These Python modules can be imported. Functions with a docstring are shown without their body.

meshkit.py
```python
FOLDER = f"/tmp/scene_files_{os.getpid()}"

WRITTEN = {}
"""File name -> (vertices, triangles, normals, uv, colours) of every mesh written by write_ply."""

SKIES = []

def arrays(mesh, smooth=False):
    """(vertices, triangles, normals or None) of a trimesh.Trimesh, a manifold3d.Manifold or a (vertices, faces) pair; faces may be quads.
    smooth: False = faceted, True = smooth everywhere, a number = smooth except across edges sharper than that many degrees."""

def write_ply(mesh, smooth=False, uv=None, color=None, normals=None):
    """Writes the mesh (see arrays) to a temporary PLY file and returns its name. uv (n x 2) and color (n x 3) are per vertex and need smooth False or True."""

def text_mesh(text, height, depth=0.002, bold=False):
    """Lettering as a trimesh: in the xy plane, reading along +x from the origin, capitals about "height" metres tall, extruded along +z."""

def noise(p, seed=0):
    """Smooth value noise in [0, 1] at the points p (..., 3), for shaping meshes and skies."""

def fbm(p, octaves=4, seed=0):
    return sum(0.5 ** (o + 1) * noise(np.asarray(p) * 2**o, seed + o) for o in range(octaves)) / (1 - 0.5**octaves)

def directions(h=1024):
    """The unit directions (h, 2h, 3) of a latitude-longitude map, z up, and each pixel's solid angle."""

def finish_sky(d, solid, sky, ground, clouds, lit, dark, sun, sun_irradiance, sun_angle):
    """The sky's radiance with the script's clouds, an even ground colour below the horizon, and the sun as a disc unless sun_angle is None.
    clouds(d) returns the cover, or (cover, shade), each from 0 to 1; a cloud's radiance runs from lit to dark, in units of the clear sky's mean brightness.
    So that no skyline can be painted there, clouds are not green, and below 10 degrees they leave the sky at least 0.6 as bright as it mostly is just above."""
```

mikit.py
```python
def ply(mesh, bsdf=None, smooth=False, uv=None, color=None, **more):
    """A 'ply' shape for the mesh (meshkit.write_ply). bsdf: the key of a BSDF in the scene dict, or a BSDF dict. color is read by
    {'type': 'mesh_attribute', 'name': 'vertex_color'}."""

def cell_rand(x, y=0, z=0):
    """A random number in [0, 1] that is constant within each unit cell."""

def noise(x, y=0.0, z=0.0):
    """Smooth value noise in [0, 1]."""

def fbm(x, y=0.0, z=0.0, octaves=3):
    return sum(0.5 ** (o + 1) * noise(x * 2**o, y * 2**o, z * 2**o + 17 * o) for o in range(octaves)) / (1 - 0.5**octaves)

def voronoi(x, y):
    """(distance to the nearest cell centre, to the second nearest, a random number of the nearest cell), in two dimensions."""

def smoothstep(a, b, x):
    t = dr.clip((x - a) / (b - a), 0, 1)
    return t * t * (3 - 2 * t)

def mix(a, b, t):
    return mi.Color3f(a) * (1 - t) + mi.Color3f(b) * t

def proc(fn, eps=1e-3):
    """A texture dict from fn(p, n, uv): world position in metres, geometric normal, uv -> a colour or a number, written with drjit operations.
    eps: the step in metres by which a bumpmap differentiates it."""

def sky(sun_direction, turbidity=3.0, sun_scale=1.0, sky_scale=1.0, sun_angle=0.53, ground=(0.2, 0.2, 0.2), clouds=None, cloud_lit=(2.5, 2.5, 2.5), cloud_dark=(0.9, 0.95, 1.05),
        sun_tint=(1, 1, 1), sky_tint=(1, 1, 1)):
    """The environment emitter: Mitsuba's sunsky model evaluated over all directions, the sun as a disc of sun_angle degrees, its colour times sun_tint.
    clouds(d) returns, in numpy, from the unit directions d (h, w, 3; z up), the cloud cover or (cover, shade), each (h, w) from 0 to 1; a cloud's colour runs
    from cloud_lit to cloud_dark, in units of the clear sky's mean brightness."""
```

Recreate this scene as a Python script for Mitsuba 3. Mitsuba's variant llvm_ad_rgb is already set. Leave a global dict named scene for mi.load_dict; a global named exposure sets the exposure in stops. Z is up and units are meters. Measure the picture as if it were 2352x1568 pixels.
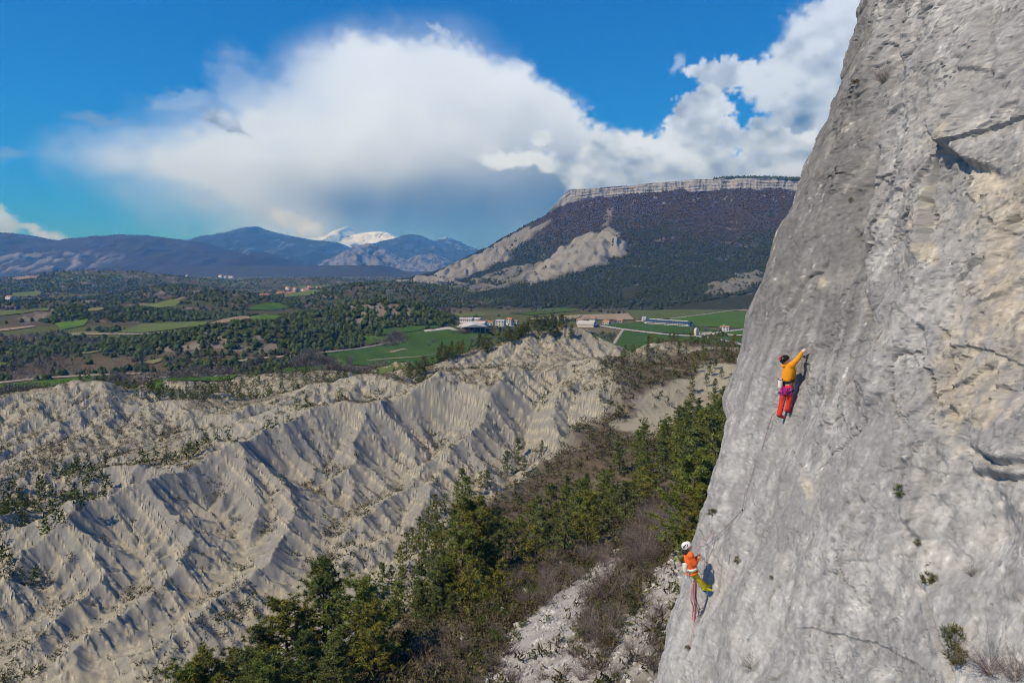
import math, random
import numpy as np, trimesh, mitsuba as mi, drjit as dr
import mikit, meshkit
from scipy import ndimage, sparse, interpolate
from scipy.sparse.linalg import splu
from scipy.spatial import cKDTree
import manifold3d as m3
import shapely, shapely.affinity
T = mi.ScalarTransform4f
rng = np.random.default_rng(7)
random.seed(7)
scene, labels = {}, {}

# ---------------------------------------------------------------- camera, sky, sun, air, exposure
PITCH = math.atan(0.1193)                 # the drone looks a little below the horizon; it hovers at the origin
F = 1568.0                                # focal length in the units in which the view is 2352 wide
CP, SP = math.cos(PITCH), math.sin(PITCH)
HAZE_TOP, HAZE_BOTTOM = 830.0, -221.0
scene['air'] = {'type': 'homogeneous', 'albedo': {'type': 'rgb', 'value': [0.95, 0.95, 0.95]},
                'sigma_t': {'type': 'rgb', 'value': [1.0e-5, 3.8e-5, 10.2e-5]}}
scene['haze'] = {'type': 'cube', 'to_world': T().translate([0, 9000, (HAZE_TOP + HAZE_BOTTOM) / 2]).scale([24000, 12500, (HAZE_TOP - HAZE_BOTTOM) / 2]),
                 'bsdf': {'type': 'null'}, 'interior': {'type': 'ref', 'id': 'air'}}
labels['haze'] = {'kind': 'stuff', 'label': 'thin blue air haze that fades the far mountains', 'category': 'haze'}
scene['camera'] = {'type': 'perspective', 'fov': math.degrees(2 * math.atan(1176 / F)), 'fov_axis': 'x', 'near_clip': 0.5, 'far_clip': 90000.0,
                   'to_world': T().look_at(origin=[0, 0, 0], target=[0, CP, -SP], up=[0, 0, 1]), 'medium': {'type': 'ref', 'id': 'air'}}
SUN = np.array([-0.63, -0.32, 0.70]); SUN /= np.linalg.norm(SUN)
exposure = 1.58


_GA = np.random.default_rng(3).uniform(0, 2 * math.pi, 4096)
_GC, _GS = np.cos(_GA).astype(np.float32), np.sin(_GA).astype(np.float32)


def pn(x, y, seed=0):
    """2-D gradient noise, about -1..1"""
    x, y = np.broadcast_arrays(np.asarray(x, float), np.asarray(y, float))
    fx, fy = np.floor(x), np.floor(y)
    xi, yi = fx.astype(np.int32).astype(np.uint32), fy.astype(np.int32).astype(np.uint32)
    fx, fy = (x - fx).astype(np.float32), (y - fy).astype(np.float32)
    ux, uy = fx * fx * fx * (fx * (fx * 6 - 15) + 10), fy * fy * fy * (fy * (fy * 6 - 15) + 10)
    k0 = np.uint32((seed * 974634777 + 12345) & 0xFFFFFFFF)
    hx0 = xi * np.uint32(374761393); hy0 = yi * np.uint32(668265263) + k0
    hx1, hy1 = hx0 + np.uint32(374761393), hy0 + np.uint32(668265263)

    def g(h, dx, dy):
        h = (h ^ (h >> np.uint32(13))) * np.uint32(1274126177)
        h = (h ^ (h >> np.uint32(16))) & np.uint32(4095)
        return _GC[h] * dx + _GS[h] * dy
    a, b = g(hx0 + hy0, fx, fy), g(hx1 + hy0, fx - 1, fy)
    c, d = g(hx0 + hy1, fx, fy - 1), g(hx1 + hy1, fx - 1, fy - 1)
    a += (b - a) * ux; c += (d - c) * ux
    return 1.5 * (a + (c - a) * uy).astype(np.float64)


def fb(x, y, octv=4, seed=0, gain=0.5):
    o, w, s = 0, 1.0, 0
    for k in range(octv):
        o = o + w * pn(x * 2.03 ** k + 3.7 * k, y * 2.03 ** k - 1.3 * k, seed + k); s += w; w *= gain
    return o / s


def ridged(x, y, octv=4, seed=0, gain=0.5):
    o, w, s = 0, 1.0, 0
    for k in range(octv):
        o = o + w * (1 - 2 * np.abs(pn(x * 2.03 ** k + 3.7 * k, y * 2.03 ** k - 1.3 * k, seed + k))); s += w; w *= gain
    return o / s


def sstep(a, b, x):
    t = np.clip((x - a) / (b - a), 0, 1); return t * t * (3 - 2 * t)


def lerp(a, b, t):
    return a + (b - a) * np.asarray(t)[..., None]


def ray(u, v):
    xc, yc = (np.asarray(u, float) - 1176) / F, (784 - np.asarray(v, float)) / F
    return np.stack([xc, CP + SP * yc, -SP + CP * yc], -1)


def at(u, v, D):
    """the place seen in direction (u, v) at the ground distance D ahead"""
    d = ray(u, v); return d * (np.asarray(D, float) / d[..., 1])[..., None]


def img(p):
    p = np.asarray(p, float)
    z = CP * p[..., 1] - SP * p[..., 2]; y = SP * p[..., 1] + CP * p[..., 2]
    return 1176 + F * p[..., 0] / z, 784 - F * y / z


def clouds(d):
    """towering shower cloud ahead, cumulus to its right, fair-weather wisps elsewhere (azimuth from straight ahead, elevation, in degrees)"""
    az = np.degrees(np.arctan2(d[..., 0], d[..., 1])); el = np.degrees(np.arcsin(np.clip(d[..., 2], -1, 1)))
    return cloud_field(az, el)


def fb3(p, octv, seed, gain=0.55):
    o, w, s = 0, 1.0, 0
    for k in range(octv):
        o = o + w * (meshkit.noise(p * 2.07 ** k, seed + k) * 2 - 1); s += w; w *= gain
    return o / s


def cloud_field(az, el):
    a, e = np.radians(az), np.radians(el)
    p = np.stack([np.cos(e) * np.sin(a), np.cos(e) * np.cos(a), np.sin(e)], -1)
    near = (np.abs(az) < 46) & (el < 27)
    cover, shade = np.zeros(az.shape), np.zeros(az.shape)
    # everywhere else: scattered small clouds
    n = fb3(p[~near] * [5, 5, 11], 4, 40)
    cover[~near] = 0.85 * sstep(0.30, 0.62, n); shade[~near] = 0.5 * sstep(0.4, 0.7, n)
    q, A, E = p[near], az[near], el[near]
    w1, w2 = fb3(q * 9, 4, 1), fb3(q * 9 + 31, 4, 5)
    f1, f2 = fb3(q * 38, 5, 9, .62), fb3(q * 38 + 7, 5, 13, .62)
    f1, f2 = f1 + .55 * fb3(q * 120, 3, 61, .6), f2 + .55 * fb3(q * 120 + 5, 3, 65, .6)
    wisp = fb3(q * [16, 16, 34] + 3, 4, 17, .6)

    def body(rows, soft, wx, wy, fine):
        """soft union of round puffs: (azimuth, elevation, half width, half height, tilt); > 0 inside, about 1 deep inside"""
        x, y, out = A + wx * w1 + fine * f1, E + wy * w2 + fine * f2, np.full(A.shape, -9.0)
        for cx, cy, rx, ry, rot in rows:
            c, s = math.cos(math.radians(rot)), math.sin(math.radians(rot)); dx, dy = x - cx, y - cy
            out = np.maximum(out, 1 - np.sqrt(((dx * c + dy * s) / rx) ** 2 + ((-dx * s + dy * c) / ry) ** 2))
        return out, sstep(-soft, soft, out)
    # the shower cloud: crisp domed top and right shoulder, fraying out to the left
    d1, dome = body([(-10.5, 8.0, 9.2, 8.9, 0), (-6, 7.9, 9.5, 8.7, -8), (-1, 7.6, 8.5, 7.2, -22), (4, 6.4, 8, 5.4, -22), (9, 5.4, 8, 4.6, -14)], .10, 1.2, .9, 1.0)
    d2, left = body([(-14.5, 8.1, 13.5, 4.8, 8), (-12, 8.4, 11, 7.3, 24), (-18.5, 8.0, 12.0, 2.7, 5), (-9, 6.3, 12, 5.3, 0)], .42, 2.6, 1.7, .5)
    veil = np.clip(left * (.98 + .45 * w1 + .40 * wisp), 0, 1)
    tuft = np.clip(.85 * sstep(.0, .9, body([(-21, 13.4, 3.0, 2.6, -60), (-25, 11.6, 3, 1.0, 20)], .6, 1.5, 1.2, .8)[0] + .3 * wisp), 0, .6)
    d3, rain = body([(-3.5, 2.5, 10.5, 7.0, 0), (-9, 4.0, 9, 4.5, -20), (2, 4.5, 8, 5, 0)], .55, 1.6, 1.0, .3)
    # heaps of cumulus on the right, in two ranks
    d4, heap = body([(26, 13.2, 6.5, 5.6, 0), (22, 13.3, 4.0, 2.6, 0), (17.6, 13.8, 3.4, 1.25, -4), (15.2, 14.0, 1.6, .7, -10), (24, 9.5, 4.6, 3.4, 0), (28, 9, 5, 6, 0)], .10, .7, .6, 1.15)
    d5, heap2 = body([(15.3, 11.2, 2.0, 1.9, 20), (14.2, 10.0, 2.2, 1.5, 0), (16.6, 9.6, 1.7, 1.2, 0), (19.4, 9.3, 1.6, 1.2, 0), (21.6, 8.3, 2.6, 1.5, 0), (24.0, 8.0, 2.6, 1.3, 0), (11, 7.5, 5.5, 2.2, -8), (14.5, 6.6, 5, 2.4, 0), (19, 6.2, 5, 2.2, 0), (24, 6.0, 5, 2.4, 0)], .10, .7, .6, 1.1)
    d6, heap3 = body([(8, 6.4, 4, 1.5, -10), (12, 5.6, 5, 1.9, 0), (17, 5.4, 5, 2.3, 0), (21, 5.0, 5, 2.4, 0), (26, 4.6, 6, 2.6, 0), (11.5, 4.4, 4, 1.2, 0)], .22, .8, .6, 1.0)
    d7, bits = body([(-.9, 8.1, 1.7, .55, 0), (1.8, 8.0, 2.1, .75, -8), (2.4, 9.6, .6, .7, 0)], .22, .4, .3, .8)
    d8, speck = body([(13.1, 14.9, .35, .75, -35), (14.5, 14.6, .1, .1, 0), (-6.0, 17.6, 1.0, .3, -25)], .5, .3, .3, .6)
    d9, grey = body([(-22.9, 10.9, .8, .55, -10), (-22.3, 10.3, .5, .4, 0), (-21.3, 9.8, 1.0, .4, -25)], .3, .35, .3, 1.1)
    d10, dim = body([(-23.6, 4.7, .8, .3, 0), (-30.5, 9.7, 1.6, .3, 0), (-36, 6.8, 1.2, .4, 10)], .6, .3, .3, .6)
    d11, low = body([(-17.2, 3.0, 1.9, .55, -22), (-36.6, 2.6, 1.5, .8, -28), (-34.2, 1.7, 1.4, .35, -20), (9.5, 1.6, 2.5, 1.2, 0)], .3, .6, .4, .8)

    def relief(depth, k, seed):
        """lit crowns and shaded folds of a heap"""
        g = fb3(q * k, 4, seed, .6); return np.clip(.22 - 1.25 * g - .35 * np.clip(.45 - depth, 0, .5), 0, 1)
    cover_, shade_ = np.zeros(A.shape), np.zeros(A.shape)

    def lay(cv, sh):
        nonlocal cover_, shade_
        cv = np.clip(cv, 0, 1); sh = np.clip(sh, 0, 1)
        tot = cv + cover_ * (1 - cv); shade_ = np.where(tot > 1e-4, (sh * cv + shade_ * cover_ * (1 - cv)) / np.maximum(tot, 1e-4), 0); cover_ = tot
    lay(.40 * tuft, .05 + 0 * A)
    lay(.93 * veil, .04 + .30 * sstep(8.5, 3.5, E + .8 * w1) + .10 * wisp)
    base = sstep(13.5, 5.0, E + 3.0 * w1 + .25 * np.abs(A - 1))
    lay(.97 * dome * sstep(-21, -12, A + 4 * w2) * (1 - .30 * sstep(4, 1, E)), .03 + .66 * base * sstep(-20, -7, A) + .13 * np.clip(relief(d1, 13, 23), 0, 1) * sstep(.05, .5, d1) + .08 * w2)
    lay(.88 * np.clip(rain, 0, 1) * sstep(9.5, 4, E + w1), .92 + .22 * fb3((q - .35 * q[:, 2:3] * [1, 0, 0]) * [16, 16, 2.5], 3, 27) + .12 * w1)
    lay(.9 * heap, .06 + .75 * relief(d4, 22, 31) + .22 * sstep(14, 9, E))
    lay(.95 * heap2, .04 + .8 * relief(d5, 24, 33) + .18 * sstep(9, 5, E))
    lay(.85 * heap3, .12 + .8 * relief(d6, 24, 35) + .25 * sstep(5, 3, E))
    lay(.9 * bits, .02 + .4 * relief(d7, 34, 37)); lay(.45 * speck, .1 + 0 * A); lay(.75 * grey * (.75 + .9 * f2), .62 + .9 * f1); lay(.35 * dim, .6 + 0 * A); lay(.7 * low, .10 + .5 * relief(d11, 30, 39))
    cover[near], shade[near] = np.clip(cover_, 0, 1), np.clip(shade_, 0, 1)
    return cover, shade


scene['sky'] = mikit.sky(SUN, turbidity=2.6, sun_tint=(0.96, 1.0, 1.08), sky_scale=0.76, sky_tint=(0.08, 0.84, 1.55), clouds=clouds,
                         cloud_lit=(3.65, 4.15, 4.95), cloud_dark=(0.26, 0.68, 1.30))


def bs(name, col, rough=0.9, **k):
    scene[name] = {'type': 'twosided', 'bsdf': {'type': 'principled', 'base_color': {'type': 'rgb', 'value': list(col)}, 'roughness': rough, 'specular': 0.25, **k}}
    return name


VC = {'type': 'mesh_attribute', 'name': 'vertex_color'}
scene['earth'] = {'type': 'twosided', 'bsdf': {'type': 'diffuse', 'reflectance': VC}}          # bare matt ground, its colour stored with the mesh


def add(key, mesh, bsdf, label=None, cat=None, group=None, kind=None, **k):
    base, i = key, 0
    while key in scene:
        i += 1; key = f'{base}_{i:03d}'
    scene[key] = mikit.ply(mesh, bsdf, **k)
    note(key, label, cat, group, kind)
    return key


def note(key, label=None, cat=None, group=None, kind=None):
    d = {a: b for a, b in (('label', label), ('category', cat), ('group', group), ('kind', kind)) if b}
    if d:
        labels[key] = d


def newkey(base, taken):
    i, key = 0, base
    while key in taken:
        i += 1; key = f'{base}_{i:03d}'
    taken.add(key); return key


def gridmesh(P):
    """(n, m, 3) points -> vertices, triangles"""
    n, m = P.shape[:2]
    i = np.arange(n * m).reshape(n, m)
    q = np.stack([i[:-1, :-1], i[:-1, 1:], i[1:, 1:], i[1:, :-1]], -1).reshape(-1, 4)
    return P.reshape(-1, 3), np.vstack([q[:, [0, 1, 2]], q[:, [0, 2, 3]]])


def fan(tan0, tan1, n, D):
    """ground points that lie closer together near the drone than far away"""
    t = np.linspace(tan0, tan1, n); X = D[:, None] * t[None]; Y = np.repeat(D[:, None], n, 1)
    return X, Y
# ---------------------------------------------------------------- the near ground: marl badlands, wooded slope under the crag
# ridge and ravine lines: rows of (u, v, D) seen from the drone, or (u, D, z) for what lies hidden
def seen(*rows): return [at(u, v, D) for u, v, D in rows]
def hid(*rows): return [np.array([(u - 1176) / F / (CP) * D * (CP * CP) if False else at(u, 784, D)[0], D, z]) for u, D, z in rows]


LINES = [
    # slope below the crag, and its crest where the forest ends
    seen((1500, 1560, 38), (1560, 1330, 55), (1600, 1150, 95)),
    seen((1300, 1400, 60), (1200, 1560, 48), (900, 1560, 58), (1100, 1400, 76), (950, 1440, 86)),
    seen((800, 1500, 86), (850, 1420, 98), (930, 1300, 112), (1000, 1215, 126), (1100, 1140, 145), (1200, 1085, 165), (1290, 1005, 185), (1370, 935, 205), (1400, 885, 225), (1385, 845, 250)),
    hid((700, 66, -41), (520, 62, -45), (350, 66, -52), (100, 70, -62), (-100, 80, -70)),
    seen((1400, 1150, 140), (1500, 1250, 85), (1600, 1020, 150), (1450, 1030, 195), (1600, 905, 232), (1655, 840, 255), (1500, 960, 205)),
    seen((1350, 1230, 100), (1250, 1300, 88)),
    # ravine behind that crest
    hid((480, 100, -76), (640, 108, -72), (760, 120, -68), (880, 136, -65), (990, 152, -62.5), (1090, 172, -61), (1180, 190, -59), (1240, 205, -55)),
    # lattice hillside: crest
    seen((0, 1345, 132), (120, 1260, 141), (240, 1180, 149), (380, 1092, 158), (470, 1080, 172), (520, 1040, 182), (590, 990, 199), (640, 988, 203), (720, 1000, 205), (800, 990, 207), (870, 985, 210)),
    # lattice hillside: ribs and gullies falling towards the lower left
    seen((405, 1095, 161), (372, 1160, 154), (335, 1240, 145), (300, 1400, 127), (240, 1568, 113)),
    hid((330, 152, -61), (246, 139, -66), (160, 125, -70.5), (88, 112, -74)),
    hid((690, 192, -56.5), (630, 177, -60.5), (545, 158, -65), (480, 131, -69.5), (412, 115, -73)),
    seen((640, 990, 203), (650, 1090, 182), (610, 1165, 167), (585, 1240, 154), (560, 1360, 137), (520, 1480, 124)),
    hid((790, 196, -56), (735, 178, -61), (690, 164, -65), (655, 150, -68)),
    seen((857, 991, 209), (770, 1080, 187), (704, 1150, 172), (668, 1250, 154), (640, 1340, 141)),
    hid((960, 200, -57), (890, 184, -60.5), (815, 168, -64), (760, 150, -67.5)),
    hid((-200, 118, -80), (0, 104, -79), (150, 100, -79), (330, 98, -78)),
    # the pale dome and its ribs
    seen((900, 940, 222), (950, 905, 238), (1010, 885, 248), (1090, 880, 252), (1180, 885, 250), (1270, 893, 245), (1340, 930, 228)),
    seen((1010, 885, 248), (960, 980, 218), (880, 1060, 196), (790, 1160, 177)),
    seen((1130, 885, 250), (1060, 980, 216), (990, 1070, 192), (910, 1160, 171)),
    seen((1270, 893, 245), (1210, 960, 218), (1140, 1030, 196), (1060, 1090, 180)),
    # plateau behind the dome and the pointed hill
    hid((960, 275, -56), (1080, 290, -56), (1200, 300, -54), (1330, 300, -51), (1440, 285, -46)),
    seen((930, 890, 360), (1000, 855, 385), (1080, 825, 405), (1150, 797, 420), (1230, 768, 428), (1300, 757, 430), (1350, 772, 428), (1400, 800, 420), (1450, 828, 410)),
    seen((1300, 757, 430), (1250, 820, 395), (1180, 860, 372), (1080, 885, 352)),
    seen((1380, 830, 392), (1330, 870, 355), (1230, 880, 350)),
    hid((1150, 480, -72), (1300, 490, -70), (1450, 480, -68), (1000, 450, -74)),
    # scrubby brow on the right
    seen((1490, 812, 330), (1560, 790, 310), (1620, 792, 300), (1700, 800, 290)),
    hid((1500, 400, -66), (1600, 390, -66), (1700, 380, -66), (1850, 360, -64)),
    # back ridge on the left
    seen((-150, 985, 255), (0, 962, 268), (70, 925, 280), (130, 898, 290), (185, 890, 294), (250, 905, 290), (330, 930, 282), (420, 955, 275), (490, 985, 268), (560, 965, 272), (640, 935, 278), (700, 900, 284), (750, 884, 286), (840, 885, 284), (900, 897, 276), (930, 925, 262)),
    hid((-200, 200, -74), (0, 188, -73), (120, 192, -71), (260, 210, -68), (400, 226, -63.5), (500, 236, -60), (620, 240, -58.5), (760, 246, -57.5), (880, 244, -56)),
    seen((130, 905, 286), (60, 995, 260), (-20, 1075, 232)),
    seen((250, 900, 290), (230, 980, 258), (150, 1060, 232)),
    seen((420, 955, 275), (380, 1010, 250), (330, 1050, 235)),
    seen((750, 886, 286), (700, 940, 266), (680, 970, 252)),
    hid((-300, 330, -74), (0, 335, -74), (200, 345, -73), (480, 330, -70)),
    # wooded knoll behind the back ridge
    seen((420, 945, 340), (520, 915, 352), (600, 880, 362), (660, 890, 350), (760, 905, 335)),
    hid((520, 305, -68), (640, 312, -66), (760, 318, -66)),
    hid((-600, 460, -76), (-100, 440, -75.5), (200, 410, -75), (500, 440, -75), (800, 430, -75), (1000, 520, -75), (1300, 560, -74), (1600, 540, -72), (1900, 520, -70), (2300, 500, -66)),
    hid((-700, 200, -76), (-600, 300, -75), (-500, 120, -79), (-300, 70, -74)),
    # under and behind the crag, and below the drone (never seen)
    hid((1750, 45, -24), (2000, 60, -20), (2300, 80, -14), (2000, 150, -28), (2300, 200, -26), (1900, 250, -36), (2352, 320, -44)),
    [np.array(q, float) for q in ((0, 20, -32), (-30, 20, -42), (20, 15, -22), (-60, 30, -55), (0, 0, -30), (-110, 30, -66), (60, 20, -8), (-30, -20, -42), (30, -20, -20))],
]


def densify(line, step=7.0):
    line = np.array(line); out = [line[0]]
    for a, b in zip(line[:-1], line[1:]):
        n = max(1, int(np.linalg.norm(b[:2] - a[:2]) / step))
        out += [a + (b - a) * (k + 1) / n for k in range(n)]
    return np.array(out)


CTRL = np.vstack([densify(l) if len(l) > 5 or True else np.array(l) for l in LINES])
_, keep = np.unique(np.round(CTRL[:, :2] / 2.5), axis=0, return_index=True)
CTRL = CTRL[keep]
RBF = interpolate.RBFInterpolator(CTRL[:, :2], CTRL[:, 2], neighbors=36, kernel='linear', smoothing=0.3)
GX0, GX1, GY0, GY1, GD = -330.0, 250.0, -30.0, 540.0, 1.0
EX0, EX1, EY0, EY1, ED = -235.0, 120.0, 88.0, 455.0, 0.85        # the finer patch that running water carves
gx, gy = np.arange(GX0, GX1 + .1, GD), np.arange(GY0, GY1 + .1, GD)
cgx, cgy = np.arange(GX0, GX1 + .1, 5.0), np.arange(GY0, GY1 + .1, 5.0)
cm = np.meshgrid(cgx, cgy)
coarse = RBF(np.stack([cm[0].ravel(), cm[1].ravel()], 1)).reshape(cm[0].shape)
coarse = ndimage.gaussian_filter(coarse, 0.5)
MX, MY = np.meshgrid(gx, gy)
H0 = ndimage.map_coordinates(coarse, [(MY - GY0) / 5.0, (MX - GX0) / 5.0], order=3, mode='nearest')


def inside(poly, X, Y):
    poly = shapely.Polygon(poly); shapely.prepare(poly)
    return shapely.contains_xy(poly, X, Y)


def wood_line(X, Y):
    """signed distance-like value: positive on the wooded side (right) of the crest where the forest ends"""
    c = np.array(LINES[2])
    ys = np.concatenate([[-60, 40], c[:, 1], [300, 600]]); xs = np.concatenate([[-200, -75], c[:, 0], [70, 90]])
    return X - np.interp(Y, ys, xs)


def bed(X, Y, Z):
    """stratigraphic height: the beds dip to the right"""
    w = 2.2 * fb(X / 70, Y / 70, 2, 77)
    return 0.68 * X + 0.506 * Y + 0.533 * Z + w


def hard(b):
    """limestone bands between the marl, 0..1"""
    j = np.floor(b / 9.0); f = b / 9.0 - j
    r = (np.sin(j * 127.1 + 3.3) * 43758.5453) % 1.0
    band = np.zeros_like(b)
    for k, (c, w) in enumerate(((0.10, .07), (0.22, .035), (0.30, .03), (0.47, .03), (0.60, .08), (0.70, .035), (0.84, .03))):
        on = ((np.sin(j * 12.9898 + k * 78.233) * 43758.5453) % 1.0) > (0.25 if k in (0, 4) else 0.5)
        band = np.maximum(band, on * sstep(w, w * .35, np.abs(f - c - .05 * (r - .5))))
    return band


def erode(H, marl, steps, K, U=0.0, m=0.45, dif=0.25, HB=1.0, dx=None, talus=0.74):
    """detachment-limited stream erosion (implicit), with hillslope creep"""
    n, w = H.shape; N = n * w; idx = np.arange(N).reshape(n, w)
    h = H.copy(); H_ED = ED if dx is None else dx
    nb = [(a, b, math.hypot(a, b)) for a in (-1, 0, 1) for b in (-1, 0, 1) if a or b]
    for it in range(steps):
        h = h + U * marl
        h[0], h[-1], h[:, 0], h[:, -1] = H[0], H[-1], H[:, 0], H[:, -1]
        hp = np.pad(h, 1, mode='edge'); ip = np.pad(idx, 1, mode='edge')
        best, rec, dist = np.zeros((n, w)), idx.copy(), np.ones((n, w))
        for a, b, L in nb:
            s = (h - hp[1 + a:1 + a + n, 1 + b:1 + b + w]) / L
            up = s > best
            best = np.where(up, s, best); rec = np.where(up, ip[1 + a:1 + a + n, 1 + b:1 + b + w], rec); dist = np.where(up, L, dist)
        order = np.argsort(h, axis=None, kind='stable'); pos = np.empty(N, int); pos[order] = np.arange(N)
        r = pos[rec.ravel()[order]]; me = np.arange(N); mv = r != me
        # drainage area: A_i = 1 + sum of donors (upper triangular in height order)
        M = sparse.csc_matrix((np.concatenate([np.ones(N), -np.ones(mv.sum())]), (np.concatenate([me, r[mv]]), np.concatenate([me, me[mv]]))), shape=(N, N))
        A = splu(M, permc_spec='NATURAL', diag_pivot_thresh=0, options=dict(SymmetricMode=True)).solve(np.ones(N))
        Kf = (K * (.03 + marl) * (.45 + .55 * HB)).ravel()[order] * np.minimum(A, 3000) ** m / dist.ravel()[order]
        M = sparse.csc_matrix((np.concatenate([1 + np.where(mv, Kf, 0), -Kf[mv]]), (np.concatenate([me, me[mv]]), np.concatenate([me, r[mv]]))), shape=(N, N))
        hn = splu(M, permc_spec='NATURAL', diag_pivot_thresh=0, options=dict(SymmetricMode=True)).solve(h.ravel()[order])
        h = np.empty(N); h[order] = hn; h = h.reshape(n, w)
        h += dif * marl * ndimage.laplace(h, mode='nearest') * 0.2
        lim = talus + 1.6 * (1 - marl) + 0.35 * (1 - HB)
        for _ in range(5):                 # loose marl stands no steeper than this
            hp = np.pad(h, 1, mode='edge')
            for a, b, L in nb:
                h = np.minimum(h, hp[1 + a:1 + a + n, 1 + b:1 + b + w] + lim * L * H_ED)
    return h


def marl_mask(X, Y):
    m = sstep(12, -6, wood_line(X, Y) + 5 * fb(X / 25, Y / 25, 2, 3)) * sstep(470, 400, Y)
    return np.maximum(m, 0.7 * sstep(300, 330, Y) * sstep(440, 415, Y) * sstep(-60, -30, X) * sstep(110, 80, X))


EXX, EYY = np.meshgrid(np.arange(EX0, EX1 + .1, ED), np.arange(EY0, EY1 + .1, ED))
H0 = ndimage.map_coordinates(coarse, [(EYY - GY0) / 5.0, (EXX - GX0) / 5.0], order=3, mode='nearest')
marl = marl_mask(EXX, EYY)


def corrugation(X, Y):
    """the long ribs that the hillside was already cut into: sharp crests, falling towards the viewer and to the left"""
    far_ = sstep(172, 196, Y)
    r1 = X + .45 * (Y - 150) * sstep(-66, -104, X) + 7.0 * fb(X / 44, Y / 44, 2, 14)
    r2 = X - .30 * (Y - 200) + 8.0 * fb(X / 46, Y / 46, 2, 15)
    tri = lambda r: 1 - 2 * np.abs((r % 1.0) - .5) * 2
    w1, w2 = tri(r1 / (21.0 + 5 * fb(X / 60, Y / 60, 1, 19)) + .25), tri(r2 / 27.0 + .1)
    m1 = sstep(104, 122, Y) * (1 - far_) * sstep(-140, -118, X) * sstep(5, -15, X); m2 = far_ * sstep(262, 236, Y) * sstep(-75, -50, X) * sstep(45, 25, X)
    am = np.clip(1 + 1.3 * fb(X / 30, Y / 30, 2, 16), .2, 1.9)
    return am * (2.2 * w1 * m1 + 1.8 * w2 * m2)


H0 = H0 + corrugation(EXX, EYY) * marl
H0n = H0 + (2.8 * fb(EXX / 46, EYY / 46, 2, 11) + 1.4 * fb(EXX / 17, EYY / 17, 3, 12) + 0.25 * rng.standard_normal(H0.shape)) * (0.25 + 0.75 * marl)


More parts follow.
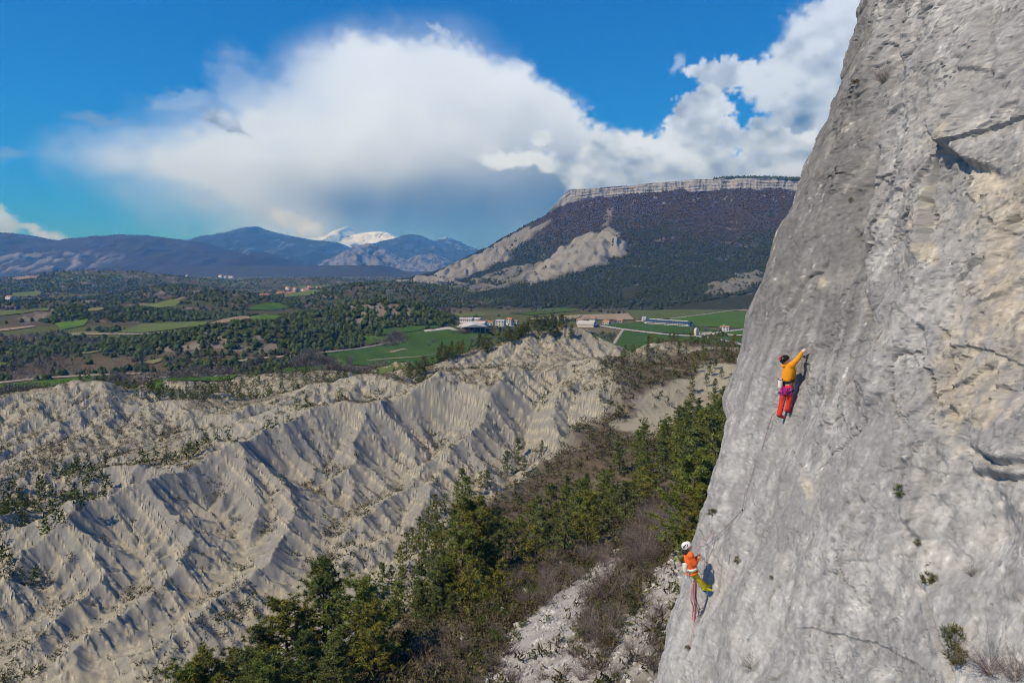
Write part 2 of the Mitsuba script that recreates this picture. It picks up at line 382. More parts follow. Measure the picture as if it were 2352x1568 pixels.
def drained(h, n=320):
    """hollows filled up to their lips, so that water runs off everywhere"""
    w = np.full(h.shape, h.max() + 50.0); w[0], w[-1], w[:, 0], w[:, -1] = h[0], h[-1], h[:, 0], h[:, -1]
    for _ in range(n):
        w = np.minimum(w, np.maximum(h, ndimage.minimum_filter(w, 3) + .012))
    return np.where(w > h + 25, h, w)


H0n = drained(H0n)
HB = 1 - hard(bed(EXX, EYY, H0))
KV = np.exp(1.5 * fb(EXX / 42 + 7, EYY / 42, 2, 18))          # some of the marl wears faster than the rest
HE = erode(H0n, marl, 18, 0.17 * KV, U=0.80, HB=HB, dif=.10, talus=.84)
HE = ndimage.gaussian_filter(HE, .55) - 8.3 * marl
# finer rills on the nearest slopes
FX0, FX1, FY0, FY1, FD = -150.0, 14.0, 97.0, 236.0, 0.5
FXX, FYY = np.meshgrid(np.arange(FX0, FX1 + .1, FD), np.arange(FY0, FY1 + .1, FD))
HF0 = ndimage.map_coordinates(HE, [(FYY - EY0) / ED, (FXX - EX0) / ED], order=3, mode='nearest')
fm = ndimage.map_coordinates(marl, [(FYY - EY0) / ED, (FXX - EX0) / ED], order=1, mode='nearest')
FHB = 1 - hard(bed(FXX, FYY, HF0))
HF = erode(HF0 + fm * (.12 * rng.standard_normal(HF0.shape) + .25 * fb(FXX / 4, FYY / 4, 2, 17)), fm, 8, 0.16, U=0.13, HB=FHB, dif=.15, dx=FD, talus=0.82) - fm * .3
HF = ndimage.gaussian_filter(HF, .5)


HEs = ndimage.spline_filter(HE, order=3)
HFs = ndimage.spline_filter(HF, order=3)
COs = ndimage.spline_filter(coarse, order=3)


def near_z(X, Y):
    X, Y = np.asarray(X, float), np.asarray(Y, float)
    z = ndimage.map_coordinates(COs, [(Y - GY0) / 5.0, (X - GX0) / 5.0], order=3, mode='nearest', prefilter=False)
    e = sstep(EX0, EX0 + 15, X) * sstep(EX1, EX1 - 15, X) * sstep(EY0, EY0 + 15, Y) * sstep(EY1, EY1 - 15, Y)
    if np.any(e > 0):
        z = z + e * (ndimage.map_coordinates(HEs, [(Y - EY0) / ED, (X - EX0) / ED], order=3, mode='nearest', prefilter=False) - z)
    e = sstep(FX0, FX0 + 8, X) * sstep(FX1, FX1 - 8, X) * sstep(FY0, FY0 + 8, Y) * sstep(FY1, FY1 - 8, Y)
    if np.any(e > 0):
        z = z + e * (ndimage.map_coordinates(HFs, [(Y - FY0) / FD, (X - FX0) / FD], order=3, mode='nearest', prefilter=False) - z)
    return z


def fan_t(*parts):
    return np.concatenate([np.linspace(a, b, n, endpoint=False) for a, b, n in parts])


# the valley floor and its wooded hillocks
HILLS = []


def hill(u, v, D, rx, ry, rot=0.0, p=1.0):
    q = at(u, v, D); HILLS.append((q[0], q[1], q[2], rx, ry, rot, p))


def floor_z(X, Y):
    return np.interp(Y, [0, 420, 900, 2000, 4000, 8000, 14000, 40000], [-76, -75.5, -77, -95, -112, -135, -160, -215])


hill(240, 626, 2500, 330, 380, 0.15)
hill(90, 648, 2300, 240, 240, 0.3)
hill(405, 658, 1560, 120, 150, 0.1)
hill(490, 676, 1080, 82, 115, 0.2)
hill(890, 705, 715, 85, 52, -.35)
hill(1010, 738, 745, 52, 40, 0)
hill(760, 727, 690, 85, 52, 0)
hill(550, 758, 565, 56, 44, 0)
hill(660, 752, 605, 50, 42, 0)
hill(420, 775, 575, 60, 40, 0)
hill(890, 652, 1500, 165, 300, -.3)
hill(230, 712, 860, 150, 55, 0)
hill(20, 720, 860, 110, 55, 0)
hill(150, 690, 1180, 190, 75, 0)
hill(560, 650, 2600, 200, 260, 0)
hill(700, 640, 2900, 300, 260, 0)
hill(1130, 690, 1250, 160, 130, 0)
hill(610, 700, 1120, 85, 80, 0)
hill(600, 729, 830, 60, 60, 0)


def valley_z(X, Y, detail=True):
    base = floor_z(X, Y); z = base.copy() if isinstance(base, np.ndarray) else base
    bump = np.zeros(np.shape(X))
    for hx, hy, hz, rx, ry, rot, p in HILLS:
        c, s = math.cos(rot), math.sin(rot)
        dx, dy = X - hx, Y - hy
        r2 = ((dx * c + dy * s) / rx) ** 2 + ((-dx * s + dy * c) / ry) ** 2
        m = r2 < 6
        if np.any(m):
            b = (hz - floor_z(np.float64(hx), np.float64(hy))) * np.exp(-np.where(m, r2, 9) * 0.9)
            bump = np.maximum(bump, b) + 0.25 * np.minimum(bump, b)
    # long flat-topped tableland far off
    t = at(660, 612, 5600)
    pl = sstep(5000, 5450, Y) * sstep(6700, 6300, Y) * sstep(at(430, 600, 5600)[0], at(470, 600, 5600)[0], X) * sstep(at(930, 600, 5600)[0], at(840, 600, 5600)[0], X)
    bump = np.maximum(bump, pl * (t[2] - floor_z(0, 5600)))
    if detail:
        rough = sstep(1.0, 6.0, bump)
        bump = bump * (1 + rough * 0.16 * ridged(X / 45, Y / 45, 3, 5)) + rough * 1.4 * fb(X / 22, Y / 22, 3, 8)
        bump = bump + 5.0 * sstep(1500, 3500, Y) * (fb(X / 330, Y / 330, 3, 9) + .2) * sstep(6000, 4000, Y)
    return z + bump


def ground_z(X, Y):
    """the height of the land, near or far (without the mesa)"""
    X, Y = np.asarray(X, float), np.asarray(Y, float)
    if X.ndim == 0:
        return ground_z(X[None], Y[None])[0]
    w = sstep(470, 400, Y) * sstep(-320, -280, X)
    peak = at(1300, 757, 430)
    w = np.maximum(w, sstep(210, 150, np.hypot((X - peak[0]) * 0.9, Y - 400)))
    w = w * sstep(535, 505, Y)
    zn = near_z(np.clip(X, GX0, GX1), np.clip(Y, GY0, GY1)) if np.any(w > 0) else 0.0
    return w * zn + (1 - w) * valley_z(X, Y)


def casts(uv, zf=None, D0=30.0, D1=9000.0):
    """where the lines of sight (u, v) meet the land"""
    zf = zf or ground_z
    uv = np.array(uv, float); d = ray(uv[:, 0], uv[:, 1]); d = d / d[:, 1:2]
    Ds = np.exp(np.linspace(math.log(D0), math.log(D1), int(36 * math.log(D1 / D0)) + 40))
    P = d[:, None] * Ds[None, :, None]
    under = P[..., 2] < zf(P[..., 0].ravel(), P[..., 1].ravel()).reshape(P.shape[:2])
    k = np.where(under.any(1), under.argmax(1), len(Ds) - 1)
    lo, hi = Ds[np.maximum(k - 1, 0)], Ds[k]
    for _ in range(14):
        m = (lo + hi) / 2; q = d * m[:, None]; u_ = q[:, 2] < zf(q[:, 0], q[:, 1])
        hi = np.where(u_, m, hi); lo = np.where(u_, lo, m)
    return d * hi[:, None]


def cast(u, v, zf=None, D0=30.0, D1=9000.0):
    return casts([(u, v)], zf, D0, D1)[0]


MARL, MARL_Y, BEDC, SOIL, SCREE, TURF = map(np.array, ([.248, .243, .220], [.345, .318, .236], [.38, .345, .26], [.125, .10, .072], [.36, .345, .32], [.12, .115, .06]))


def normals_of(P):
    du, dv = np.gradient(P, axis=1), np.gradient(P, axis=0)
    n = np.cross(du, dv); n /= np.linalg.norm(n, axis=-1, keepdims=True) + 1e-12
    return n * np.sign(n[..., 2:3])


# near land: rows closer together near the drone
Dn = np.exp(np.linspace(math.log(24.0), math.log(520.0), 610))
tt_ = fan_t((-1.6, -.84, 40), (-.84, .36, 760), (.36, 1.5, 60)); X = Dn[:, None] * tt_[None]; Y = np.repeat(Dn[:, None], len(tt_), 1)
Z = ground_z(X, Y)
Mm = marl_mask(X, Y) * sstep(505, 470, Y)
B = bed(X, Y, Z); Hd = hard(B)
sl = normals_of(np.stack([X, Y, Z], -1))[..., 2]
grit = fb(X / 1.7, Y / 1.7, 3, 31)
Z = Z + Mm * (Hd * (0.30 + 0.30 * fb(X / 1.6, Y / 1.6, 3, 33)) * sstep(.97, .8, sl) + 0.09 * grit * (1 + 2.2 * Hd)) + (1 - Mm) * .18 * grit
P = np.stack([X, Y, Z], -1); N = normals_of(P)
big = fb(X / 34, Y / 34, 3, 35); mid = fb(X / 7, Y / 7, 3, 36)
yellow = sstep(.15, .9, .45 * big + .3 * mid + .9 * sstep(.82, .95, sl) + .45 * sstep(190, 260, Y) - .05)
C = lerp(MARL * (1 + .12 * mid[..., None]), MARL_Y * (1 + .14 * mid[..., None]), yellow)
speck = fb(X / .55, Y / .55, 2, 37)
C = C * (1 + .22 * grit[..., None] + .14 * speck[..., None])
C = lerp(C, BEDC * (1 + .5 * grit[..., None] + .25 * speck[..., None]), Hd * sstep(-.7, .1, grit + .3))
scrub = sstep(.05, .5, mid + .5 * big + .9 * sstep(.86, .97, sl) - .55) * .6
C = lerp(C, SOIL * (1 + .3 * grit[..., None]), scrub * sstep(150, 200, Y) + .0 * scrub)
wood = lerp(SOIL * (1 + .4 * grit[..., None]), TURF, sstep(-.1, .4, mid) * .6)
# scree runs under the crag
SCREES = [[(1120, 1568), (1190, 1430), (1330, 1330), (1420, 1270), (1440, 1300), (1340, 1400), (1290, 1500), (1270, 1568)],
          [(1340, 1568), (1420, 1450), (1500, 1330), (1560, 1260), (1600, 1300), (1560, 1420), (1500, 1568)],
          [(1150, 1600), (1300, 1480), (1420, 1440), (1400, 1520), (1350, 1600)]]
scr = np.zeros(X.shape)
for poly in SCREES:
    pts = casts(poly)[:, :2]
    d = shapely.Polygon(pts).buffer(0)
    near_it = (X > d.bounds[0] - 8) & (X < d.bounds[2] + 8) & (Y > d.bounds[1] - 8) & (Y < d.bounds[3] + 8)
    dist = np.full(X.shape, 9.0)
    g = shapely.points(X[near_it], Y[near_it]); dist[near_it] = np.where(shapely.contains(d, g), -shapely.distance(g, d.exterior), shapely.distance(g, d.exterior))
    scr = np.maximum(scr, sstep(1.2, -1.2, dist + 2.2 * fb(X / 3, Y / 3, 3, 38)))
SCREE_AT, NEAR_T = scr, tt_
wood = lerp(wood, SCREE * (1 + .35 * grit[..., None]), np.clip(scr + .7 * sstep(.35, .6, fb(X / 9, Y / 9, 4, 39)) * sstep(170, 90, Y), 0, 1))
# bare pale slopes between the trees on the right
pa_, pb_ = at(1652, 850, 250)[:2], at(1452, 1028, 196)[:2]; pl_ = np.linalg.norm(pb_ - pa_); pt_ = np.clip(((X - pa_[0]) * (pb_ - pa_)[0] + (Y - pa_[1]) * (pb_ - pa_)[1]) / pl_ ** 2, 0, 1)
pale_d = np.hypot(X - pa_[0] - pt_ * (pb_ - pa_)[0], Y - pa_[1] - pt_ * (pb_ - pa_)[1]) + 3 * fb(X / 12, Y / 12, 3, 44)
pale = sstep(.1, .45, fb(X / 22, Y / 15, 4, 41) + .85 * np.exp(-(pale_d / 8.5) ** 2))
PALE_AT = pale * sstep(120, 190, Y) * sstep(320, 280, Y)
wood = lerp(wood, MARL_Y, PALE_AT)
C = lerp(wood, C, Mm)
v_, f_ = gridmesh(P)
add('badlands', (v_, f_), 'earth', 'grey marl badlands cut by gullies and pale limestone bands', 'badlands', kind='structure', smooth=False, color=np.clip(C, 0.01, .9).reshape(-1, 3))

# valley floor
Dv = np.exp(np.linspace(math.log(395.0), math.log(21000.0), 400))
tt_ = fan_t((-1.7, -.84, 40), (-.84, .42, 480), (.42, 1.5, 40)); X = Dv[:, None] * tt_[None]; Y = np.repeat(Dv[:, None], len(tt_), 1)
Z = valley_z(X, Y) - 2.5 * sstep(520, 480, Y)
peak = at(1300, 757, 430); wn = sstep(230, 190, np.hypot((X - peak[0]) * .9, Y - 400)) * sstep(545, 515, Y)
Z = Z - 6 * wn
P = np.stack([X, Y, Z], -1)
n1, n2, n3 = fb(X / 60, Y / 60, 4, 51), fb(X / 260, Y / 260, 4, 52), fb(X / 14, Y / 14, 3, 53)
Nz = normals_of(P)[..., 2]
C = lerp(np.array([.075, .085, .04]), np.array([.10, .08, .06]), sstep(-.25, .35, n1))
C = lerp(C, np.array([.07, .115, .035]), .8 * sstep(.05, .3, n2) * sstep(1500, 2200, Y))
flat = sstep(2.5, .5, Z - floor_z(X, Y))
C = lerp(C, lerp(np.array([.105, .125, .048]), np.array([.165, .145, .085]), sstep(-.1, .25, n2 + .4 * n1)), .8 * flat)
bare = sstep(.24, .5, n1 + .5 * n3 + .35 * sstep(.985, .93, Nz)) * sstep(2, 7, Z - floor_z(X, Y)) * sstep(4200, 3000, Y)
C = lerp(C, np.array([.20, .175, .135]) * (1 + .25 * n3[..., None]), bare)
C = lerp(C, np.array([.048, .044, .036]), .85 * sstep(4500, 4900, Y))
v_, f_ = gridmesh(P)
add('valley_floor', (v_, f_), 'earth', 'broad valley floor with low wooded hillocks', 'valley', kind='structure', smooth=True, color=np.clip(C, 0.01, .9).reshape(-1, 3))

# ---------------------------------------------------------------- the table mountain
MESA = [(880, 655, 2150), (940, 642, 2250), (1000, 626, 2350), (1050, 608, 2420), (1100, 585, 2480), (1150, 558, 2530), (1200, 529, 2570), (1240, 506, 2590), (1285, 484, 2610),
        (1310, 469, 2600), (1400, 455, 2560), (1500, 448, 2520), (1600, 441, 2470), (1700, 438, 2420), (1830, 441, 2360), (2000, 440, 2300), (2300, 450, 2250),
        (1300, 540, 2300), (1400, 530, 2200), (1500, 530, 2130), (1600, 530, 2080), (1750, 530, 2030), (1900, 530, 1980),
        (1200, 590, 2250), (1300, 600, 2020), (1390, 535, 2010), (1410, 560, 1900), (1440, 590, 1840), (1360, 565, 1930), (1300, 590, 1900), (1250, 615, 1860), (1200, 640, 1830), (1500, 600, 1760), (1600, 600, 1700), (1750, 600, 1650), (1900, 600, 1600),
        (1100, 635, 2150), (1150, 612, 2200), (1000, 655, 1950), (1100, 660, 1750), (1200, 660, 1650), (1300, 655, 1600), (1400, 652, 1530), (1500, 645, 1480), (1600, 645, 1420), (1750, 645, 1360), (1900, 645, 1320),
        (900, 668, 1750), (1000, 680, 1450), (1100, 688, 1300), (1200, 692, 1240), (1300, 695, 1200), (1400, 695, 1180), (1500, 694, 1170), (1600, 692, 1160), (1750, 692, 1150), (1900, 692, 1140), (2100, 690, 1120), (2300, 690, 1120)]
MP = np.array([at(*m) for m in MESA])
back = [np.array([p[0] * 1.25, p[1] + 650, max(p[2] - 25, -90)]) for p in MP[8:17]] + [np.array([p[0], p[1] + 500, -110.0]) for p in MP[:6]] + [np.array([x, 1000.0, -78.0]) for x in (-250, 0, 250, 500, 700)]
MRBF = interpolate.RBFInterpolator(np.vstack([MP, back])[:, :2], np.vstack([MP, back])[:, 2], kernel='linear', smoothing=2.0)
mgx, mgy = np.arange(-900, 2600, 25.0), np.arange(950, 3500, 25.0)
MMX, MMY = np.meshgrid(mgx, mgy)
MG = ndimage.gaussian_filter(MRBF(np.stack([MMX.ravel(), MMY.ravel()], 1)).reshape(MMX.shape), 1.0)


def mesa_z(X, Y, detail=True):
    z = ndimage.map_coordinates(MG, [(Y - 950) / 25.0, (X + 900) / 25.0], order=3, mode='nearest')
    if detail:
        h = sstep(-60, 20, z)
        z = z - 12 * sstep(1130, 1060, Y)
        z = z + (3 + 13 * h) * ridged(X / 150 + .25 * fb(X / 300, Y / 300, 2, 5), Y / 420, 3, 61) + (1.5 + 3 * h) * fb(X / 45, Y / 70, 4, 62)
    return z


SCARS = [([(1200, 640), (1290, 575), (1345, 548), (1395, 532), (1420, 540), (1440, 575), (1425, 595), (1400, 590), (1390, 615), (1340, 625), (1290, 640), (1230, 655)], 1.0),
         ([(900, 655), (980, 635), (1060, 605), (1130, 575), (1170, 578), (1160, 600), (1090, 630), (1000, 660), (930, 665)], .95),
         ([(1130, 575), (1200, 535), (1255, 517), (1240, 535), (1180, 575)], .75), ([(1000, 660), (1150, 625), (1260, 600), (1200, 650), (1080, 675)], .55),
         ([(1620, 660), (1700, 630), (1760, 622), (1745, 660), (1680, 680), (1630, 678)], .55), ([(1385, 520), (1395, 480), (1405, 482), (1400, 525)], .6),
         ([(1225, 660), (1300, 648), (1360, 648), (1330, 662), (1250, 668)], .0)]


Dm = np.concatenate([np.linspace(1060, 2330, 190), np.linspace(2334, 2680, 70), np.linspace(2700, 3300, 20)])
X, Y = fan(-.24, .80, 380, Dm)
Z = mesa_z(X, Y)
P = np.stack([X, Y, Z], -1)
mz = lambda x, y: mesa_z(np.asarray(x, float), np.asarray(y, float), False)
SCAR_POLY = []
for poly, w in SCARS:
    pts = casts(poly, mz, 1050, 3300)[:, :2]
    SCAR_POLY.append((shapely.Polygon(pts).buffer(0), w))


def scar(X, Y):
    s = np.zeros(X.shape)
    for d, w in SCAR_POLY:
        m = (X > d.bounds[0] - 60) & (X < d.bounds[2] + 60) & (Y > d.bounds[1] - 60) & (Y < d.bounds[3] + 60)
        if m.any() and w:
            g = shapely.points(X[m], Y[m]); dist = np.where(shapely.contains(d, g), -shapely.distance(g, d.exterior), shapely.distance(g, d.exterior))
            s[m] = np.maximum(s[m], w * sstep(14, -14, dist + 34 * fb(X[m] / 60, Y[m] / 60, 4, 64)))
    return s


S = scar(X, Y)
Z = Z + S * (24 * ridged(X / 48 + .6 * fb(X / 90, Y / 90, 2, 3), Y / 190, 3, 65) - 6); P[..., 2] = Z
n1, n2 = fb(X / 70, Y / 90, 4, 66), fb(X / 18, Y / 22, 3, 67)
C = lerp(np.array([.045, .05, .03]), np.array([.060, .049, .038]), sstep(20, 150, Z + 60 * n1))  # ground colour lowered to paint in the cloud shadow over the mountain
bare = sstep(.34, .55, n1 + .45 * n2) * .55
C = lerp(C, np.array([.25, .21, .16]), bare * sstep(190, 60, Z))
C = lerp(C, np.array([.255, .24, .20]) * (1 + .3 * n2[..., None]), S)
# bare rocks and stony runs below the cliff
C = lerp(C, np.array([.33, .31, .29]), .7 * sstep(.30, .42, fb(X / 9, Y / 40, 3, 68)) * sstep(170, 195, Z))
v_, f_ = gridmesh(P)
add('table_mountain', (v_, f_), 'earth', 'broad wooded table mountain with pale eroded scars low on its flank', 'mountain', kind='structure', smooth=True, color=np.clip(C, 0.01, .9).reshape(-1, 3))

# the rock band round its rim
rim_b = np.array([(1262, 492, 2600), (1285, 474, 2606), (1310, 464, 2596), (1350, 457, 2575), (1400, 450, 2555), (1450, 446, 2535), (1500, 443, 2512), (1560, 438, 2485), (1600, 436, 2462), (1650, 433, 2438), (1700, 432, 2412), (1760, 433, 2385), (1830, 436, 2352), (1920, 440, 2310), (2050, 446, 2270)], float)
rim_t = np.array([484, 458, 435, 434, 429, 426, 420, 416, 412, 411, 409, 411, 414, 417, 422], float)
uu = np.concatenate([np.linspace(1262, 1840, 420), np.linspace(1843, 2050, 30)])
vb, vt, dd = np.interp(uu, rim_b[:, 0], rim_b[:, 1]), np.interp(uu, rim_b[:, 0], rim_t), np.interp(uu, rim_b[:, 0], rim_b[:, 2])
lo, hi = at(uu, vb + 4, dd), at(uu, vt, dd + 14)
ts = np.linspace(0, 1, 44); P = lo[None] * (1 - ts[:, None, None]) + hi[None] * ts[:, None, None]
s_ = np.cumsum(np.concatenate([[0], np.linalg.norm(np.diff(lo, axis=0), axis=1)])); SS, TT = np.meshgrid(s_, ts * 48)
butt = 13 * ridged(SS / 90, TT / 400, 3, 71) + 5.0 * fb(SS / 16, TT / 60, 3, 72)
lay = np.sin(TT * .45 + 4 * fb(SS / 120, TT / 30, 3, 73)) * 1.0 + 2.2 * sstep(.1, .3, fb(SS / 60, TT / 5, 3, 74))
P[..., 1] += -butt + lay + 6
P[..., 2] += 1.2 * fb(SS / 12, TT / 12, 3, 75)
P[-1, :, 2] += 2.0 * fb(SS[-1] / 30, 0 * SS[-1], 3, 76)
rise = 2 + 9 * sstep(1640, 1770, uu); P = np.concatenate([P, (P[-1] + [0, 5, .4])[None], (P[-1] + np.stack([0 * uu, 55 + 0 * uu, rise], 1))[None], (P[-1] + np.stack([0 * uu, 170 + 0 * uu, rise - 2], 1))[None]], 0)
c_ = fb(SS / 14, TT / 8, 4, 77); C = np.array([.33, .315, .29]) * (1 + .30 * c_[..., None]) * (1 - .45 * sstep(.1, .35, fb(SS / 5, TT / 40, 3, 79))[..., None]); C = lerp(C, np.array([.42, .36, .27]), sstep(.1, .5, fb(SS / 50, TT / 40, 3, 78)) * .5)
C = np.concatenate([C, np.broadcast_to([.05, .048, .034], (3, len(uu), 3))], 0)
v_, f_ = gridmesh(P)
add('cliff_band', (v_, f_), 'earth', 'long pale limestone cliff band along the rim of the table mountain', 'cliff', kind='structure', smooth=30 if False else True, color=C.reshape(-1, 3))


# ---------------------------------------------------------------- far mountains
def mountain(key, crest, D, front, base, label, rock=.25, snow=None, seed=1, tone=(.035, .04, .035), rocktone=(.26, .25, .235), rib=1.0, foot=None, n=200, m=64):
    cu, cv = np.array(crest, float).T
    u = np.linspace(cu[0], cu[-1], n); v = interpolate.PchipInterpolator(cu, cv)(u)
    top = at(u, v, D)
    t = np.concatenate([np.linspace(0, 1, m), [1.25, 1.6, 2.2]])
    Yy = D - front * (1 - t)[:, None] + 0 * u[None]; Xx = top[None, :, 0] + 0 * Yy
    sc = front / 5.0
    wob = .22 * fb(Xx / sc / 2, Yy / sc / 2, 3, seed)
    prof = np.where(t <= 1, t ** 0.9, np.maximum(0, 1 - (t - 1) * .8))[:, None]
    hgt = (top[:, 2] - base)[None]
    amp = np.clip(hgt, 20, 400) * .24 * rib * np.where(t <= 1, np.sin(np.pi * np.clip(t, 0, 1)) * .8 + .2 * (t < .97), .3)[:, None]
    spur = ridged(Xx / sc + wob, Yy / sc / 2.2, 4, seed + 3)
    Zz = base + hgt * np.clip(prof + .10 * wob * np.sin(np.pi * np.clip(prof, 0, 1)), 0, 1) + amp * (spur - .1)
    Zz[t == 1] = top[:, 2] + (.012 if snow is None else .045) * hgt[0] * fb(u / 9, 0 * u, 4, seed + 5)
    Zz[0] -= 40
    c1 = fb(Xx / sc * 3.1, (Yy * .35 + Zz * 2.2) / sc, 4, seed + 7); c2 = fb(Xx / sc * 10, (Yy * 1.2 + Zz * 5) / sc, 3, seed + 8)
    C = np.array(tone) * (1 + .30 * c1[..., None] + .15 * c2[..., None])
    C = lerp(C, np.array(rocktone) * (1 + .2 * c2[..., None]), np.clip(sstep(.62 - rock, .9 - rock, .5 + .7 * c1 + .35 * c2), 0, 1) * .45)
    if foot is not None:
        fu0, fu1, t0, t1 = foot
        uu_ = np.broadcast_to(u[None], Xx.shape); tt_ = np.broadcast_to(t[:, None], Xx.shape)
        msk = sstep(.35, .55, fb(Xx / sc * 3.3, Zz / sc * 5, 3, seed + 9) + .38) * sstep(t0 - .05, t0 + .02, tt_) * sstep(t1 + .06, t1 - .02, tt_) * sstep(fu0 - 20, fu0 + 20, uu_) * sstep(fu1 + 20, fu1 - 20, uu_)
        Zz += msk * hgt * .07 * ridged(Xx / sc * 7, Yy / sc * 1.5, 3, seed + 10)
        C = lerp(C, np.array([.20, .19, .18]) * (1 + .3 * c2[..., None]), msk)
    if snow is not None:
        C = lerp(C, np.array([.74, .82, .92]), sstep(snow - 40, snow + 40, Zz + 190 * c1 + 170 * spur) * sstep(.30, .10, c2 + .35 * c1 - .25 * spur))
    v_, f_ = gridmesh(np.stack([Xx, Yy, Zz], -1))
    add(key, (v_, f_), 'earth', label, 'mountain', kind='structure', smooth=True, color=np.clip(C, .01, .92).reshape(-1, 3))


mountain('snow_mountain', [(560, 575), (640, 545), (665, 541), (700, 548), (735, 548), (762, 545), (786, 532), (799, 521), (811, 531), (826, 539), (850, 535), (872, 532), (895, 536), (915, 545), (950, 550), (1010, 570)], 15500, 4200, -150,
         'far snow covered peak under the edge of the cloud', rock=.5, snow=300, seed=101, tone=(.07, .07, .07), rib=1.9, n=320, m=110)
mountain('mountain', [(930, 580), (965, 566), (1000, 552), (1028, 546), (1050, 553), (1080, 566), (1110, 578), (1160, 595), (1300, 620)], 14000, 3600, -160, 'distant dark peak with a dusting of snow left of the table mountain', seed=111, snow=520, rock=.1)
mountain('mountain', [(700, 600), (760, 582), (820, 566), (870, 556), (905, 548), (945, 538), (962, 540), (985, 549), (1020, 563), (1070, 578), (1130, 594), (1250, 615)], 12200, 3400, -155, 'dark blue wooded peak in front of the snow, right of it', seed=121, rock=-.1)
mountain('mountain', [(380, 590), (440, 557), (470, 544), (500, 538), (530, 533), (565, 523), (588, 520), (612, 528), (650, 538), (690, 546), (740, 554), (770, 556), (800, 566), (850, 588), (900, 612)], 10800, 3000, -150, 'broad blue pyramid shaped mountain left of the snowy peak', seed=131, rock=-.05)
mountain('mountain', [(560, 606), (600, 584), (625, 573), (650, 570), (680, 578), (720, 592), (770, 612)], 9600, 1500, -140, 'lower wooded hump at the foot of the blue pyramid mountain', seed=141, rock=0, tone=(.07, .065, .055))
mountain('mountain', [(730, 618), (760, 600), (790, 583), (820, 568), (850, 561), (875, 568), (905, 584), (940, 600), (980, 618)], 9000, 1300, -140, 'hump with pale bare rock ribs below the dark blue peak', seed=151, rock=.36, rocktone=(.33, .31, .29), tone=(.06, .06, .05), rib=1.5)
mountain('mountain', [(900, 622), (930, 604), (960, 588), (990, 582), (1010, 587), (1040, 602), (1075, 622)], 9400, 1200, -140, 'small rounded pale hump beside the foot of the table mountain', seed=161, rock=.36, rocktone=(.33, .31, .29), tone=(.06, .06, .05), rib=1.5)
mountain('mountain', [(-500, 590), (-200, 560), (-90, 545), (0, 534), (60, 539), (120, 550), (145, 553), (178, 547), (230, 542), (280, 539), (330, 540), (370, 545), (430, 552), (480, 561), (530, 575), (580, 587), (600, 578), (630, 588), (665, 604), (710, 622)], 6800, 1500, -125,
         'long wooded mountain ridge with pale eroded cliffs along its foot', seed=171, rock=-.3, tone=(.05, .045, .042), foot=(170, 400, .05, .36), rib=.8, n=330, m=80)
# ---------------------------------------------------------------- the limestone crag that the climbers are on
CX, LEAN = 8.506, 0.33                        # the face: x = CX + LEAN * z, running straight away from the drone


def face(u, v):
    """(distance along the face, height) of what is seen at (u, v) on the face"""
    d = ray(u, v); tx, tz = d[..., 0] / d[..., 1], d[..., 2] / d[..., 1]
    D = CX / (tx - LEAN * tz); return np.stack([D, D * tz], -1)


EDGE = np.array([(1992, -40), (1985, 0), (1966, 80), (1935, 170), (1900, 265), (1852, 385), (1803, 510), (1762, 630), (1728, 730), (1692, 820), (1673, 900), (1668, 960), (1671, 1020), (1655, 1080), (1626, 1150), (1603, 1210), (1592, 1270), (1582, 1330), (1560, 1400), (1530, 1470), (1510, 1530), (1498, 1568)], float)
EF = face(EDGE[:, 0], EDGE[:, 1])
ez, es = EF[::-1, 1], EF[::-1, 0]


def edge_s(z):
    s = np.interp(z, ez, es)
    return np.where(z > ez[-1], es[-1] + .1 * (z - ez[-1]), np.where(z < ez[0], es[0] + .05 * (ez[0] - z), s))


s_rows = np.concatenate([np.linspace(-8, 5.5, 24, endpoint=False), 7.5 * np.tan(np.linspace(math.atan(5.5 / 7.5), math.atan(21.0 / 7.5), 340))])
w_cols = np.concatenate([(s_rows - s_rows[-1]), np.linspace(0.06, 1.6, 44), np.linspace(1.8, 14, 20)])      # distance from the arete; beyond 0 the face turns away
z_rows = np.concatenate([np.linspace(-46, -15.2, 40, endpoint=False), np.linspace(-15.2, 11.5, 820), np.linspace(11.7, 26, 40)])
W, Zc = np.meshgrid(w_cols, z_rows)
E = edge_s(Zc)
RAD = 2.6
ang = np.clip(W / RAD, 0, 1.25)
over = np.maximum(W - 1.25 * RAD, 0)
pos_s = np.where(W <= 0, 0, 0)
frac = np.clip((W - w_cols[0]) / (-w_cols[0]), 0, 1)
S = np.where(W <= 0, -8 + frac * (E - .5 + 8), E - .5 + RAD * np.sin(ang) + over * math.cos(1.25))      # along the face (y)
IN = np.where(W <= 0, 0, RAD * (1 - np.cos(ang)) + over * math.sin(1.25))                               # into the rock (x)
Xc = CX + LEAN * Zc + IN
nx, ny, nz = -np.cos(ang) * .95, np.sin(ang), np.full_like(S, .31)
nl = np.sqrt(nx ** 2 + ny ** 2 + nz ** 2); nx, ny, nz = nx / nl, ny / nl, nz / nl
A_, B_ = S + np.maximum(W, 0) * 0 + IN * .8, Zc * 1.053       # surface coordinates of the rock's relief and colour


